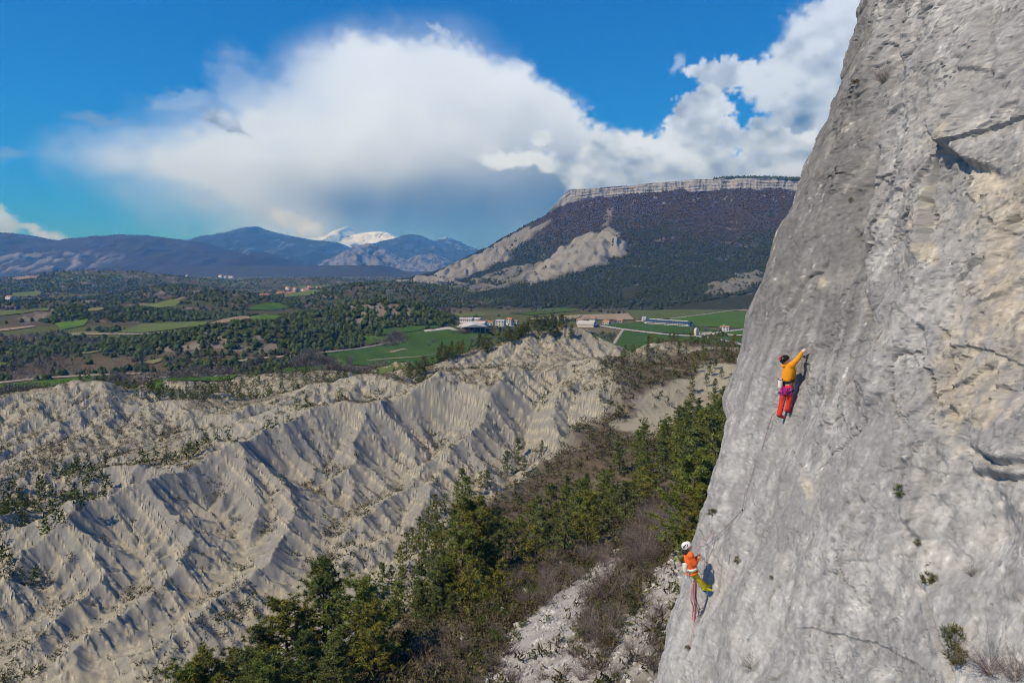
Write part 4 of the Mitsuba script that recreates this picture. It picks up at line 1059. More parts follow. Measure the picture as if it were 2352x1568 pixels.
def twiggy(seed, h, n, wide, w0, col, curl=.5):
    """leafless bush: bowed twigs that fork"""
    r = np.random.default_rng(seed); V, Fc, Cc = [], [], []
    for i in range(n):
        a = r.uniform(0, 2 * math.pi); out = wide * h * r.uniform(.1, 1) ** .7; top = h * r.uniform(.45, 1.0)
        b = np.array([math.cos(a), math.sin(a), 0]); root = b * .06 * h * r.uniform(0, 1.5)
        ctrl = [root, root + b * out * .35 + [0, 0, top * .5], root + b * out + [0, 0, top] + r.normal(0, .05 * h, 3)]
        segs = [(ctrl[0], ctrl[1], w0), (ctrl[1], ctrl[2], w0 * .7)]
        for k in range(5):
            s = ctrl[1] + (ctrl[2] - ctrl[1]) * r.uniform(-.3, .9); segs.append((s, s + (unit(1, r)[0] * .8 + b * .5 + [0, 0, .6]) * h * r.uniform(.10, .28), w0 * .5))
        tint = r.uniform(.65, 1.4)
        for p, q, w in segs:
            d = q - p; s = np.cross(d, unit(1, r)[0]); s *= w / (np.linalg.norm(s) + 1e-9)
            V += [p - s, p + s, q + s * .5, q - s * .5]; k0 = len(V) - 4; Fc += [[k0, k0 + 1, k0 + 2], [k0, k0 + 2, k0 + 3]]; Cc += [np.array(col) * tint] * 4
    return np.array(V), np.array(Fc), np.array(Cc)


BUSH = {}
for k, (h, n, wide, w0, col) in enumerate([(2.4, 110, .75, .012, (.20, .165, .15)), (1.8, 90, .95, .011, (.17, .135, .125)), (3.0, 130, .6, .013, (.215, .185, .165)), (1.3, 70, .9, .010, (.155, .12, .10))]):
    v, f, c = twiggy(700 + k, h, n, wide, w0, col)
    group(f'bare_shrub_kind_{k}', {'twigs': mikit.ply((v, f), 'leaf', color=np.clip(c, .01, .5))}); BUSH['bare', k] = (f'bare_shrub_kind_{k}', h)
for k, (h, R, n, col) in enumerate([(1.3, .8, 60, (.085, .10, .03)), (1.0, .7, 50, (.10, .095, .035)), (1.6, .7, 60, (.075, .105, .025)), (.9, .6, 40, (.12, .10, .05))]):
    r = np.random.default_rng(740 + k); cen = unit(n, r) * r.uniform(.3, 1, (n, 1)) ** .5 * [R, R, h * .5] + [0, 0, h * .5]
    v, f, c = blades(cen, 10, .34, .045, .7, r, col)
    group(f'green_shrub_kind_{k}', {'leaves': mikit.ply((v, f), 'leaf', color=np.clip(c, .01, .5))}); BUSH['green', k] = (f'green_shrub_kind_{k}', h)
for k, (h, wide, n) in enumerate([(9.0, .16, 70), (8.0, .42, 80), (6.0, .55, 70)]):
    v, f, c = twiggy(760 + k, h, n, wide, .055, (.185, .165, .15))
    w = tube([(0, 0, -.6), (0, 0, h * .35), (.1, 0, h * .7)], [.17, .11, .03], 6)
    group(f'bare_tree_kind_{k}', {'trunk': mikit.ply(w, 'bark'), 'crown': mikit.ply((v, f), 'leaf', color=np.clip(c, .01, .5))}); BUSH['tree', k] = (f'bare_tree_kind_{k}', h)


def stand(key, kind, h, p, r, label, cat, grp=None, sink=.15, squash=1.0):
    """one plant of its own, a copy of its kind"""
    name, hh = kind; s = h / hh
    k = newkey(key, TAKEN)
    m = T().translate([float(p[0]), float(p[1]), float(p[2] - sink)]).rotate([0, 0, 1], float(r.uniform(0, 360))).scale([s * squash, s * squash, s])
    scene[k] = {'type': 'instance', 'shapegroup': {'type': 'ref', 'id': name}, 'to_world': m}
    note(k, label, cat, grp)
    return k


TAKEN = set(scene)


def land(uv, zf=ground_z, D0=30.0):
    return casts(uv, zf, D0)[:, :2]


def belt(rows, half):
    """a strip of ground along a line of (u, v, D)"""
    return shapely.LineString([at(u, v, D)[:2] for u, v, D in rows]).buffer(half)


def sow(poly_uv, spacing, r, D0=30.0, keep=None, zf=ground_z):
    """random places inside an outline on the ground, at least about a spacing apart"""
    pg = poly_uv if hasattr(poly_uv, 'bounds') else shapely.Polygon(land(poly_uv, zf, D0)).buffer(0); x0, y0, x1, y1 = pg.bounds
    n = int((x1 - x0) * (y1 - y0) / spacing ** 2 * 2.2) + 8
    q = np.stack([r.uniform(x0, x1, n), r.uniform(y0, y1, n)], 1); q = q[shapely.contains_xy(pg, q[:, 0], q[:, 1])]
    out, tree = [], {}
    for p in q:
        c = (int(p[0] // spacing), int(p[1] // spacing))
        if all(np.hypot(*(p - o)) > spacing * .82 for a in (-1, 0, 1) for b in (-1, 0, 1) for o in tree.get((c[0] + a, c[1] + b), ())):
            tree.setdefault(c, []).append(p); out.append(p)
    out = np.array(out).reshape(-1, 2)
    if keep is not None and len(out):
        out = out[keep(out)]
    return np.column_stack([out, zf(out[:, 0], out[:, 1])]) if len(out) else np.zeros((0, 3))


R4 = np.random.default_rng(41)


def which(h, h0, h1, q, uv):
    """its size, and where in its stand it grows"""
    a, b = (uv < q).mean(0)
    size = 'tall' if h > h0 + .67 * (h1 - h0) else 'low' if h < h0 + .33 * (h1 - h0) else 'middling'
    side = 'leftmost' if a < .12 else 'left-hand' if a < .37 else 'rightmost' if a > .88 else 'right-hand' if a > .63 else 'central'
    return f"{size} {'lower' if b > .66 else 'upper' if b < .33 else 'inner'} {side}"


# the tall pines at the foot of the picture, each told apart
for (u, v, D, h, k, lab) in [
    (742, 1335, 66, 11.5, 0, 'tall bushy pine, highest of the clump at the bottom edge of the view'), (655, 1392, 64, 9.5, 1, 'broad pine just left of the tallest bottom pine'), (815, 1398, 64, 9.0, 3, 'dense dark pine on the shaded right side of the bottom clump'),
    (590, 1440, 62, 8.0, 4, 'spreading pine at the left part of the bottom clump, pale slope behind'), (700, 1455, 57, 7.5, 2, 'young pine with pale shoots in front of the tallest bottom pine'), (770, 1480, 55, 6.5, 0, 'small light green pine low in the bottom clump'),
    (860, 1470, 60, 7.0, 1, 'dark pine at the right end of the bottom clump'), (470, 1500, 61, 6.5, 1, 'low pine at the bottom edge, left of the big clump'), (420, 1530, 60, 6.0, 3, 'leftmost low pine along the bottom edge'), (535, 1490, 66, 6.0, 4, 'small pine between the low left pines and the big clump'),
    (625, 1500, 56, 6.0, 3, 'round crowned pine at the bottom edge beneath the broad pine')]:
    top = at(u, v, D); gz = float(ground_z(top[0], top[1]))
    stand('pine_tree', PINES[2, k], max(h, top[2] - gz), [top[0], top[1], max(gz, top[2] - 14.5)], R4, lab, 'pine tree', squash=1.38 if k in (1, 3) else 1.2)
for (u, v, D, h, k, lab) in [
    (1090, 1140, 92, 9.5, 1, 'big spreading pine in the middle of the slope, above the bare bushes'), (1060, 1215, 86, 8.5, 3, 'broad dark pine left of the spreading pine mid slope'), (1130, 1240, 88, 8.0, 0, 'tall pine right of the broad mid slope pine, casting shade to the right'), (1010, 1290, 84, 6.5, 4, 'pine with pale shoots at the lower left of the mid slope clump'), (1120, 1330, 78, 5.5, 1, 'low pine at the foot of the mid slope clump'),
    (960, 1330, 88, 6.5, 0, 'rounded pine between the mid slope clump and the bottom clump'), (900, 1370, 92, 6.0, 3, 'wide low pine above the right end of the bottom clump'), (1000, 1370, 80, 5.0, 2, 'small pine under the rounded pine of the lower slope'), (1040, 1390, 74, 4.5, 4, 'little bushy pine lowest on the wooded slope'),
    (1590, 1040, 62, 9.0, 3, 'dark pine right beside the edge of the crag'), (1618, 1110, 60, 6.0, 1, 'lower dark pine tucked against the crag edge above the belayer'), (1640, 945, 105, 8.5, 0, 'tall pine standing closest behind the crag edge, upper slope'), (1600, 985, 100, 7.0, 4, 'pine left of the tall one behind the crag edge')]:
    top = at(u, v, D); gz = float(ground_z(top[0], top[1]))
    stand('pine_tree', PINES[2 if D < 95 else 1, k], max(3.5, min(h * 1.5, top[2] - gz)), [top[0], top[1], gz], R4, lab, 'pine tree', squash=1.25)
# pines along the crest where the wood meets the bare marl
for (u, v, h) in [(1190, 1062, 8.5), (1165, 1090, 7), (1243, 1050, 5.0), (1205, 1095, 5.5), (1120, 1128, 6.5), (1063, 1140, 8), (1050, 1150, 5.5), (1000, 1195, 6.5), (985, 1215, 5.5), (965, 1240, 6.5), (948, 1265, 6), (935, 1290, 6.5), (1105, 1120, 4.5), (920, 1320, 6), (880, 1360, 6), (850, 1390, 6.5), (830, 1410, 6), (900, 1345, 5), (1022, 1175, 4.5)]:
    p = cast(u, v); stand('pine_tree', PINES[1, int(R4.integers(5))], h * R4.uniform(.9, 1.1), p, R4, ('tall ' if h > 7 else 'low ' if h < 5.2 else 'middling ') + ('upper ' if v < 1110 else 'lowest ' if v > 1300 else 'lower ' if v > 1210 else 'central ') + 'dark pine on the crest where wood meets bare grey marl', 'pine tree', 'pines along the edge of the marl')
STANDS = [
    ([(1190, 1330), (1200, 1220), (1290, 1170), (1380, 1130), (1440, 1075), (1530, 1010), (1600, 960), (1670, 930), (1680, 1060), (1620, 1110), (1560, 1150), (1480, 1190), (1400, 1245), (1330, 1300), (1250, 1330)], 3.9, (5.0, 8.0), 'green pine in the dense stand beside the crag', 'pines of the dense stand beside the crag', 1),
    ([(960, 1290), (1000, 1220), (1080, 1180), (1150, 1230), (1190, 1300), (1160, 1400), (1060, 1430), (950, 1440), (860, 1440), (880, 1390)], 4.6, (4.0, 7.5), 'pine between the bottom clump and the dense stand', 'pines of the middle slope', 1),
    (belt([(970, 880, 300), (1030, 872, 305), (1095, 880, 298)], 9), 6.5, (4, 6.5), 'pine in the small group behind the pale dome', 'pines behind the pale dome', 1),
    (belt([(1395, 835, 300), (1440, 845, 285), (1500, 830, 300), (1540, 800, 320), (1590, 790, 312), (1640, 792, 300)], 12), 7.5, (4, 6.5), 'pine on the brow right of the pointed hill', 'pines on the scrubby brow', 1),
    (belt([(1660, 830, 262), (1650, 880, 240), (1640, 940, 205), (1600, 930, 190)], 9), 6, (4, 7.5), 'pine just behind the crag edge', 'pines behind the crag edge', 1)]
for poly, sp, (h0, h1), lab, grp, lod in STANDS:
    pts = sow(poly, sp, R4)
    uv_ = np.stack(img(pts), 1) if len(pts) else np.zeros((0, 2)); hs_ = R4.uniform(h0, h1, len(pts))
    for p, q_, h_ in list(zip(pts, uv_, hs_))[:105]:
        stand('pine_tree', PINES[lod, int(R4.integers(5))], h_, p, R4, which(h_, h0, h1, q_, uv_) + ' ' + lab, 'pine tree', grp, squash=float(R4.uniform(1.0, 1.35)))
# the belt of pines on the left ridge of the pointed hill: along its crest
cu = np.concatenate([R4.uniform(930, 1312, 70), R4.uniform(1160, 1316, 28)]); cD = np.linspace(335, 470, 200); d_ = ray(cu, 784.0 + 0 * cu)
xx = (d_[:, 0] / d_[:, 1])[:, None] * cD[None]; zz = ground_z(xx.ravel(), np.tile(cD, len(cu))).reshape(xx.shape)
best = (zz / cD[None]).argmax(1); Dc = np.where(cu < 1012, np.interp(cu, [930, 1012], [352, 391]), cD[best]) + R4.uniform(-10, 3, len(cu))
pts = np.stack([d_[:, 0] / d_[:, 1] * Dc, Dc], 1); pts = np.column_stack([pts, ground_z(pts[:, 0], pts[:, 1])]); uv_ = np.stack(img(pts), 1); hs_ = R4.uniform(5.5, 9.0, len(pts))
for p, q_, h_ in zip(pts, uv_, hs_):
    stand('pine_tree', PINES[1, int(R4.integers(5))], h_, p, R4, which(h_, 5.5, 9.0, q_, uv_) + ' dark pine along the ridge of the pointed hill', 'pine tree', 'pines along the ridge of the pointed hill', squash=1.3)
N_PINES = sum(k.startswith('pine_tree') for k in scene)

# shrubs of the near slope
SHRUBS = [('bare', [(1440, 1250), (1500, 1150), (1560, 1130), (1570, 1230), (1520, 1290), (1450, 1320)], 2.1, (1.8, 3.2), 'grey leafless bush between the pines and crag', 'leafless bushes of the tall thicket'),
          ('bare', [(1160, 1330), (1250, 1270), (1390, 1270), (1420, 1290), (1330, 1340), (1240, 1390), (1180, 1420)], 2.4, (1.4, 2.6), 'leafless brown bush above the white scree', 'leafless bushes above the scree'),
          ('bare', [(1330, 1400), (1430, 1290), (1500, 1280), (1520, 1350), (1460, 1440), (1380, 1480), (1330, 1470)], 2.0, (1.4, 2.6), 'leafless bush between the two runs of white scree', 'leafless bushes between the scree runs'),
          ('bare', [(900, 1560), (980, 1470), (1100, 1430), (1160, 1450), (1200, 1568), (1050, 1600)], 2.0, (.9, 1.8), 'leafless brown bush on the bottom slope', 'leafless bushes of the bottom slope'),
          ('bare', [(1230, 1568), (1290, 1500), (1350, 1480), (1480, 1470), (1500, 1400), (1540, 1420), (1500, 1568)], 1.5, (.8, 1.7), 'leafless bush beside the crag foot', 'leafless bushes near the crag foot'),
          ('green', [(1100, 1440), (1180, 1400), (1200, 1340), (1240, 1340), (1200, 1440), (1140, 1480)], 1.9, (.8, 1.7), 'olive green bush left of the scree', 'olive bushes left of the scree'),
          ('green', [(1330, 1500), (1370, 1420), (1430, 1420), (1420, 1500), (1360, 1540)], 2.2, (.7, 1.5), 'olive green bush between the scree runs', 'olive bushes between the scree runs'),
          ('green', [(1540, 1300), (1560, 1230), (1600, 1200), (1590, 1290)], 1.8, (.8, 1.5), 'green broom bush behind the belaying climber', 'green bushes behind the belayer')]
for kind, poly, sp, (h0, h1), lab, grp in SHRUBS:
    pts = sow(poly, sp, R4); uv_ = np.stack(img(pts), 1); hs_ = R4.uniform(h0, h1, len(pts))
    for p, q_, h_ in zip(pts, uv_, hs_):
        stand('leafless_bush' if kind == 'bare' else 'green_bush', BUSH[kind, int(R4.integers(4))], h_, p, R4, which(h_, h0, h1, q_, uv_) + ' ' + lab, 'bush', grp)
for (u, v, k, h, lab) in [(118, 1340, 1, 1.7, 'single grey bush alone on the pale left spur'), (1250, 1390, 0, 2.2, 'pale leafless bush at the head of the left scree run')]:
    stand('leafless_bush', BUSH['bare', k], h, cast(u, v), R4, lab, 'bush')


# ---- what is past counting: one mesh of all its pieces
def mass(key, pts, h, protos, r, label, cat, tint=None, squash=(.85, 1.25), vary=.2):
    V, Fc, Cc, k0 = [], [], [], 0
    which = r.integers(len(protos), size=len(pts))
    for j, (pv, pf, pc) in enumerate(protos):
        m = which == j; n = int(m.sum())
        if not n: continue
        a = r.uniform(0, 2 * math.pi, n); c, s = np.cos(a), np.sin(a); sc = h[m]; sq = r.uniform(*squash, n)
        x = (pv[None, :, 0] * c[:, None] - pv[None, :, 1] * s[:, None]) * (sc * sq)[:, None]
        y = (pv[None, :, 0] * s[:, None] + pv[None, :, 1] * c[:, None]) * (sc * sq)[:, None]
        z = pv[None, :, 2] * sc[:, None]
        V.append((np.stack([x, y, z], -1) + pts[m][:, None]).reshape(-1, 3))
        Fc.append((pf[None] + (np.arange(n) * len(pv))[:, None, None]).reshape(-1, 3) + k0); k0 += n * len(pv)
        t = r.normal(1, vary, (n, 1, 1)).clip(.5, 1.6) * (1 if tint is None else tint[m][:, None, :])
        Cc.append((pc[None] * t).reshape(-1, 3))
    return add(key, (np.vstack(V), np.vstack(Fc)), 'leaf', label, cat, kind='stuff', color=np.clip(np.vstack(Cc), .005, .6))


def tuftset(n, seeds, L, w, col, shape, up=.3, per=1):
    out = []
    for s in seeds:
        r = np.random.default_rng(s); cen = shape(n, r)
        v, f, c = blades(cen, per, L, w, up, r, col, .22); out.append((v, f, c))
    return out


def cone_shape(n, r, R=.26):
    t = r.uniform(.05, .95, n) ** 1.15; a = r.uniform(0, 2 * math.pi, n); q = R * (1.05 - t) ** .7 * r.uniform(.45, 1.0, n)
    return np.stack([np.cos(a) * q, np.sin(a) * q, t], 1)


def ball_shape(n, r):
    d = unit(n, r) * r.uniform(.4, 1, (n, 1)) ** .5; return d * [.42, .42, .42] + [0, 0, .45]


def jag(seed, sides, levels, col, prof, r0=.3, top=1.0, wob=.25):
    """a small closed tree crown with an uneven, jagged outline, for woods too far off to tell branches"""
    r = np.random.default_rng(seed); V = []
    for i, (t, q) in enumerate(prof):
        th = np.arange(sides) * 2 * math.pi / sides + r.uniform(0, .6) + i * math.pi / sides
        rad = r0 * q * r.uniform(1 - wob * 1.3, 1 + wob, sides); V.append(np.stack([rad * np.cos(th), rad * np.sin(th), top * (t + r.normal(0, .025, sides))], 1))
    V = np.vstack(V + [[[r.normal(0, .03), r.normal(0, .03), top]], [[0, 0, prof[0][0] * top - .08]]]); n = len(prof); F_ = []
    for i in range(n - 1):
        for j in range(sides):
            a, b, c, d = i * sides + j, i * sides + (j + 1) % sides, (i + 1) * sides + (j + 1) % sides, (i + 1) * sides + j; F_ += [[a, b, d], [b, c, d]]
    for j in range(sides): F_ += [[(n - 1) * sides + j, (n - 1) * sides + (j + 1) % sides, n * sides], [(j + 1) % sides, j, n * sides + 1]]
    c = np.tile(np.array(col), (len(V), 1)) * r.uniform(.7, 1.3, (len(V), 1))
    return V, np.array(F_), c


CONE = [(.12, 1.05), (.30, .62), (.46, .85), (.56, .42), (.80, .36)]
BUSHY = [(.06, .75), (.28, 1.1), (.52, .95), (.78, .62)]
CONE2 = [(.10, .95), (.32, 1.0), (.62, .58)]
ROUND = [(.18, .6), (.42, 1.1), (.70, .95), (.90, .5)]
ROUND2 = [(.2, .75), (.5, 1.1), (.82, .6)]
PINE_D = np.array([.066, .088, .036])
PINE_FAR = [jag(800 + i, 5, 0, PINE_D, (CONE, BUSHY, BUSHY)[i % 3], (.42, .50, .56, .40, .52)[i]) for i in range(5)]
PINE_FAR2 = [jag(810 + i, 5, 0, PINE_D * .95, CONE2, (.36, .42, .48, .38)[i]) for i in range(4)]
PINE_MESA = [jag(850 + i, 5, 0, np.array([.040, .050, .026]), CONE2, (.40, .46, .52)[i]) for i in range(3)]  # pines coloured darker, as painted cloud shadow on the table mountain
BARE_FAR = tuftset(26, range(811, 816), .36, .06, (.155, .138, .115), ball_shape, .8) + tuftset(18, range(816, 818), .5, .04, (.19, .17, .155), ball_shape, 1.2)
BARE_FAR2 = [jag(830 + i, 5, 0, (.078, .065, .056), ROUND2, .42) for i in range(4)]  # leafless tone lowered for the mountain's painted cloud shadow; valley woods share it
TUFT = tuftset(13, range(820, 826), .55, .16, (.12, .10, .065), ball_shape, .8)
TUFTG = tuftset(13, range(826, 831), .5, .17, (.085, .09, .035), ball_shape, .6)
R5 = np.random.default_rng(51)

# undergrowth of the near slope
n = 26000
D_ = np.exp(R5.uniform(math.log(40), math.log(330), n)); X_ = D_ * R5.uniform(-.45, .42, n)
ok = (wood_line(X_, D_) > -2) & (D_ < 330)
scr_i = ndimage.map_coordinates(SCREE_AT, [np.interp(np.log(D_), np.log(Dn), np.arange(len(Dn))), np.interp(X_ / D_, NEAR_T, np.arange(len(NEAR_T)))], order=1)
dens = sstep(-.55, .1, fb(X_ / 7, D_ / 7, 3, 36)) * (1 - .93 * scr_i)
pale_i = ndimage.map_coordinates(PALE_AT, [np.interp(np.log(D_), np.log(Dn), np.arange(len(Dn))), np.interp(X_ / D_, NEAR_T, np.arange(len(NEAR_T)))], order=1)
ok &= R5.uniform(0, 1, n) < dens * (1 - .93 * pale_i)
X_, D_ = X_[ok], D_[ok]; gz = ground_z(X_, D_)
gsel = fb(X_ / 12, D_ / 12, 3, 90) + R5.normal(0, .3, len(X_)) > -.06
hgt = R5.uniform(.45, 1.15, len(X_)) * (1 + 1.1 * sstep(120, 220, D_))
for m, pr, lab in ((gsel, TUFTG, 'low olive green scrub covering the slope below the crag'), (~gsel, TUFT, 'low brown leafless scrub covering the slope below the crag')):
    mass('undergrowth', np.column_stack([X_, D_, gz - .08])[m], hgt[m], pr, R5, lab, 'undergrowth')
# small dark cushions and bushes scattered over the badlands
n = 52000
D_ = np.exp(R5.uniform(math.log(105), math.log(420), n)); X_ = D_ * R5.uniform(-.84, .25, n)
mm = marl_mask(X_, D_); e = 1.2
gx_ = (ground_z(X_ + e, D_) - ground_z(X_ - e, D_)) / 2 / e; gy_ = (ground_z(X_, D_ + e) - ground_z(X_, D_ - e)) / 2 / e
slp = np.hypot(gx_, gy_); lapl = ground_z(X_ + 5, D_) + ground_z(X_ - 5, D_) + ground_z(X_, D_ + 5) + ground_z(X_, D_ - 5) - 4 * ground_z(X_, D_)
patch = fb(X_ / 16, D_ / 16, 3, 93)
dens = 1.3 * sstep(.85, .25, slp) * sstep(-.25, .30, patch + .45 * sstep(190, 240, D_)) + .10 * sstep(.1, .5, patch) + .9 * sstep(252, 268, D_) * sstep(345, 320, D_) * sstep(-45, -30, X_) * sstep(-.35, .1, patch) + .35 * sstep(1.5, 4.5, lapl) * sstep(-.3, .2, patch)
ok = (mm > .3) & (R5.uniform(0, 1, n) < dens * (.25 + .75 * sstep(150, 240, D_)))
X_, D_, gp = X_[ok], D_[ok], patch[ok]; gz = ground_z(X_, D_)
mass('scrub', np.column_stack([X_, D_, gz - .08]), R5.uniform(.3, 1.0, len(X_)) * (1 + .6 * sstep(-.1, .4, gp)), TUFT[:3] + TUFTG[:4], R5, 'small dark shrubs dotted over the grey badlands', 'scrub')
# woods on the far side of the badlands: hollow at the left, the strip behind the ridge, the knoll
pts = [sow(p, s, R5, keep=k) for p, s, k in [
    ([(-60, 1130), (60, 1125), (160, 1085), (250, 1110), (220, 1190), (150, 1230), (60, 1250), (-60, 1260)], 3.2, None), (belt([(260, 897, 302), (330, 925, 302), (430, 950, 300), (500, 975, 300), (600, 955, 308), (690, 925, 312)], 13), 3.6, None),
    (belt([(430, 940, 330), (520, 915, 345), (600, 885, 352), (680, 893, 345), (760, 903, 330)], 26), 4.6, lambda q: fb(q[:, 0] / 14, q[:, 1] / 14, 2, 95) > -.25), (belt([(830, 888, 300), (900, 893, 300), (960, 890, 310)], 10), 4.0, None), (belt([(-60, 930, 300), (40, 915, 305), (120, 893, 312)], 9), 4, None),
    (belt([(230, 1085, 203), (330, 1058, 210), (414, 1030, 216), (500, 1003, 224)], 6), 3.4, lambda q: fb(q[:, 0] / 9, q[:, 1] / 9, 2, 98) > -.15), (belt([(600, 985, 226), (720, 985, 228), (850, 975, 236)], 5), 4.2, lambda q: fb(q[:, 0] / 9, q[:, 1] / 9, 2, 98) > -.1),
    ([(-60, 1290), (60, 1300), (110, 1290), (90, 1350), (-60, 1380)], 3.0, None), ([(1020, 910), (1100, 880), (1350, 880), (1380, 900), (1330, 915), (1150, 880)], 7, None)]]
pts = np.vstack([p for p in pts if len(p)])
mass('pine_wood', pts, R5.uniform(2.6, 5.5, len(pts)), tuftset(46, range(840, 846), .22, .10, PINE_G * .62, cone_shape), R5, 'dark pine wood in the hollows and on the knoll behind the badlands', 'pine wood')


def far_points(n, d0, d1, t0, t1, zf, r):
    D = np.exp(r.uniform(math.log(d0), math.log(d1), n) ) if d1 / d0 > 3 else np.sqrt(r.uniform(d0 ** 2, d1 ** 2, n))
    X = D * r.uniform(t0, t1, n); return X, D


def valley_wood(n, d0, d1, pine_p, bare_p, hp, hb, labp, labb):
    X_, D_ = far_points(n, d0, d1, -.86, .42, None, R5)
    clear = shapely.contains_xy(CLEAR2 if d0 < 1500 else CLEAR, X_, D_)
    pk = at(1300, 757, 430); clear |= (np.hypot((X_ - pk[0]) * .9, D_ - 400) < 175) & (D_ < 520)
    clear |= shapely.contains_xy(shapely.Polygon(OPEN_FARM), X_, D_)
    z = valley_z(X_, D_); rel = z - floor_z(X_, D_)
    w = fb(X_ / 140, D_ / 140, 4, 52) + .45 * fb(X_ / 35, D_ / 35, 3, 54) + .85 * sstep(1.5, 7, rel) - .34 + .12 * sstep(1100, 1800, D_) + .45 * sstep(760, 560, D_)
    bare_rock = fb(X_ / 60, D_ / 60, 4, 51) + .5 * fb(X_ / 14, D_ / 14, 3, 53)
    dens = sstep(-.35, .12, w) * (1 - .75 * sstep(.22, .42, bare_rock) * sstep(2, 7, rel))
    ok = (~clear) & (R5.uniform(0, 1, n) < dens)
    X_, D_, z = X_[ok], D_[ok], z[ok]
    kind = fb(X_ / 90, D_ / 90, 3, 96) + R5.normal(0, .2, len(X_)) - .5 * sstep(2, 7, z - floor_z(X_, D_)) > -.02
    P_ = np.column_stack([X_, D_, z - .3])
    mass('pine_forest', P_[~kind], R5.uniform(*hp, (~kind).sum()), pine_p, R5, labp, 'forest')
    mass('bare_wood', P_[kind], R5.uniform(*hb, kind.sum()), bare_p, R5, labb, 'wood')


CLEAR2 = shapely.union_all([CLEAR] + [shapely.affinity.translate(g, -g.centroid.x / g.centroid.y * s, -s) for g in FIELD_GEOM if g.centroid.y < 1300 for s in ((10, 20, 30, 40) if g.area > 6000 else (8,))])
shapely.prepare(CLEAR2)
OPEN_FARM = land([(1040, 762), (1045, 732), (1180, 728), (1200, 745), (1190, 752), (1110, 766)], D0=380)
valley_wood(33000, 415, 900, PINE_FAR, BARE_FAR, (2.8, 5.4), (2.8, 5.0), 'dark pine forest covering the hillocks of the near valley', 'leafless grey woods between the near valley fields')
valley_wood(21000, 900, 2300, PINE_FAR2, BARE_FAR2, (4, 7), (4, 6.5), 'dark pine forest across the middle of the valley', 'leafless brown woods across the middle of the valley')
valley_wood(9000, 2300, 4600, PINE_FAR2[:2], BARE_FAR2[:2], (5, 9), (5, 8), 'dark forest patches far down the valley', 'leafless woods far down the valley')
# woods on the table mountain: dark pines low down, leafless beeches higher up
n = 42000
X_, D_ = far_points(n, 1075, 2640, -.23, .62, None, R5)
z = mesa_z(X_, D_); vz = valley_z(X_, D_); e = 8.0
n1 = fb(X_ / 70, D_ / 90, 4, 66); hi_ = 20 + 60 * n1
keepm = (z > vz + 1) & (R5.uniform(0, 1, n) < (1 - .93 * scar(X_, D_))) & (R5.uniform(0, 1, n) < 1 - .6 * sstep(.30, .5, n1)) & ~shapely.contains_xy(CLEAR, X_, D_)
X_, D_, z, n1 = X_[keepm], D_[keepm], z[keepm], n1[keepm]
ispine = z + 70 * n1 + R5.normal(0, 32, len(z)) + 70 * fb(X_ / 260, D_ / 300, 2, 97) < 75
P_ = np.column_stack([X_, D_, z - .5])
mass('pine_forest', P_[ispine], R5.uniform(4.5, 8, ispine.sum()), PINE_MESA, R5, 'dark pine forest on the lower flank of the table mountain', 'forest', vary=.12)
mass('bare_wood', P_[~ispine], R5.uniform(4, 6.5, (~ispine).sum()), BARE_FAR2, R5, 'purplish brown leafless wood on the upper flank of the table mountain', 'wood', tint=np.tile([1.05, .90, .72], ((~ispine).sum(), 1)), vary=.12)
# trees along the top of the cliff band
tt = R5.uniform(0, 1, 700); uu_ = 1640 + 220 * tt ** .7; vv_ = np.interp(uu_, rim_b[:, 0], rim_t); dd_ = np.interp(uu_, rim_b[:, 0], rim_b[:, 2]) + 17 + 90 * R5.uniform(0, 1, 700) ** 2
base_ = at(uu_, vv_, np.interp(uu_, rim_b[:, 0], rim_b[:, 2]) + 14); dep = dd_ - base_[:, 1]; P_ = np.stack([base_[:, 0], dd_, base_[:, 2] + np.clip((dep - 5) / 50, 0, 1) * (2 + 9 * sstep(1640, 1770, uu_)) - .6], 1)
mass('pine_wood', P_, R5.uniform(6, 11, 700), PINE_FAR2, R5, 'dark trees growing along the top of the cliff band', 'pine wood')

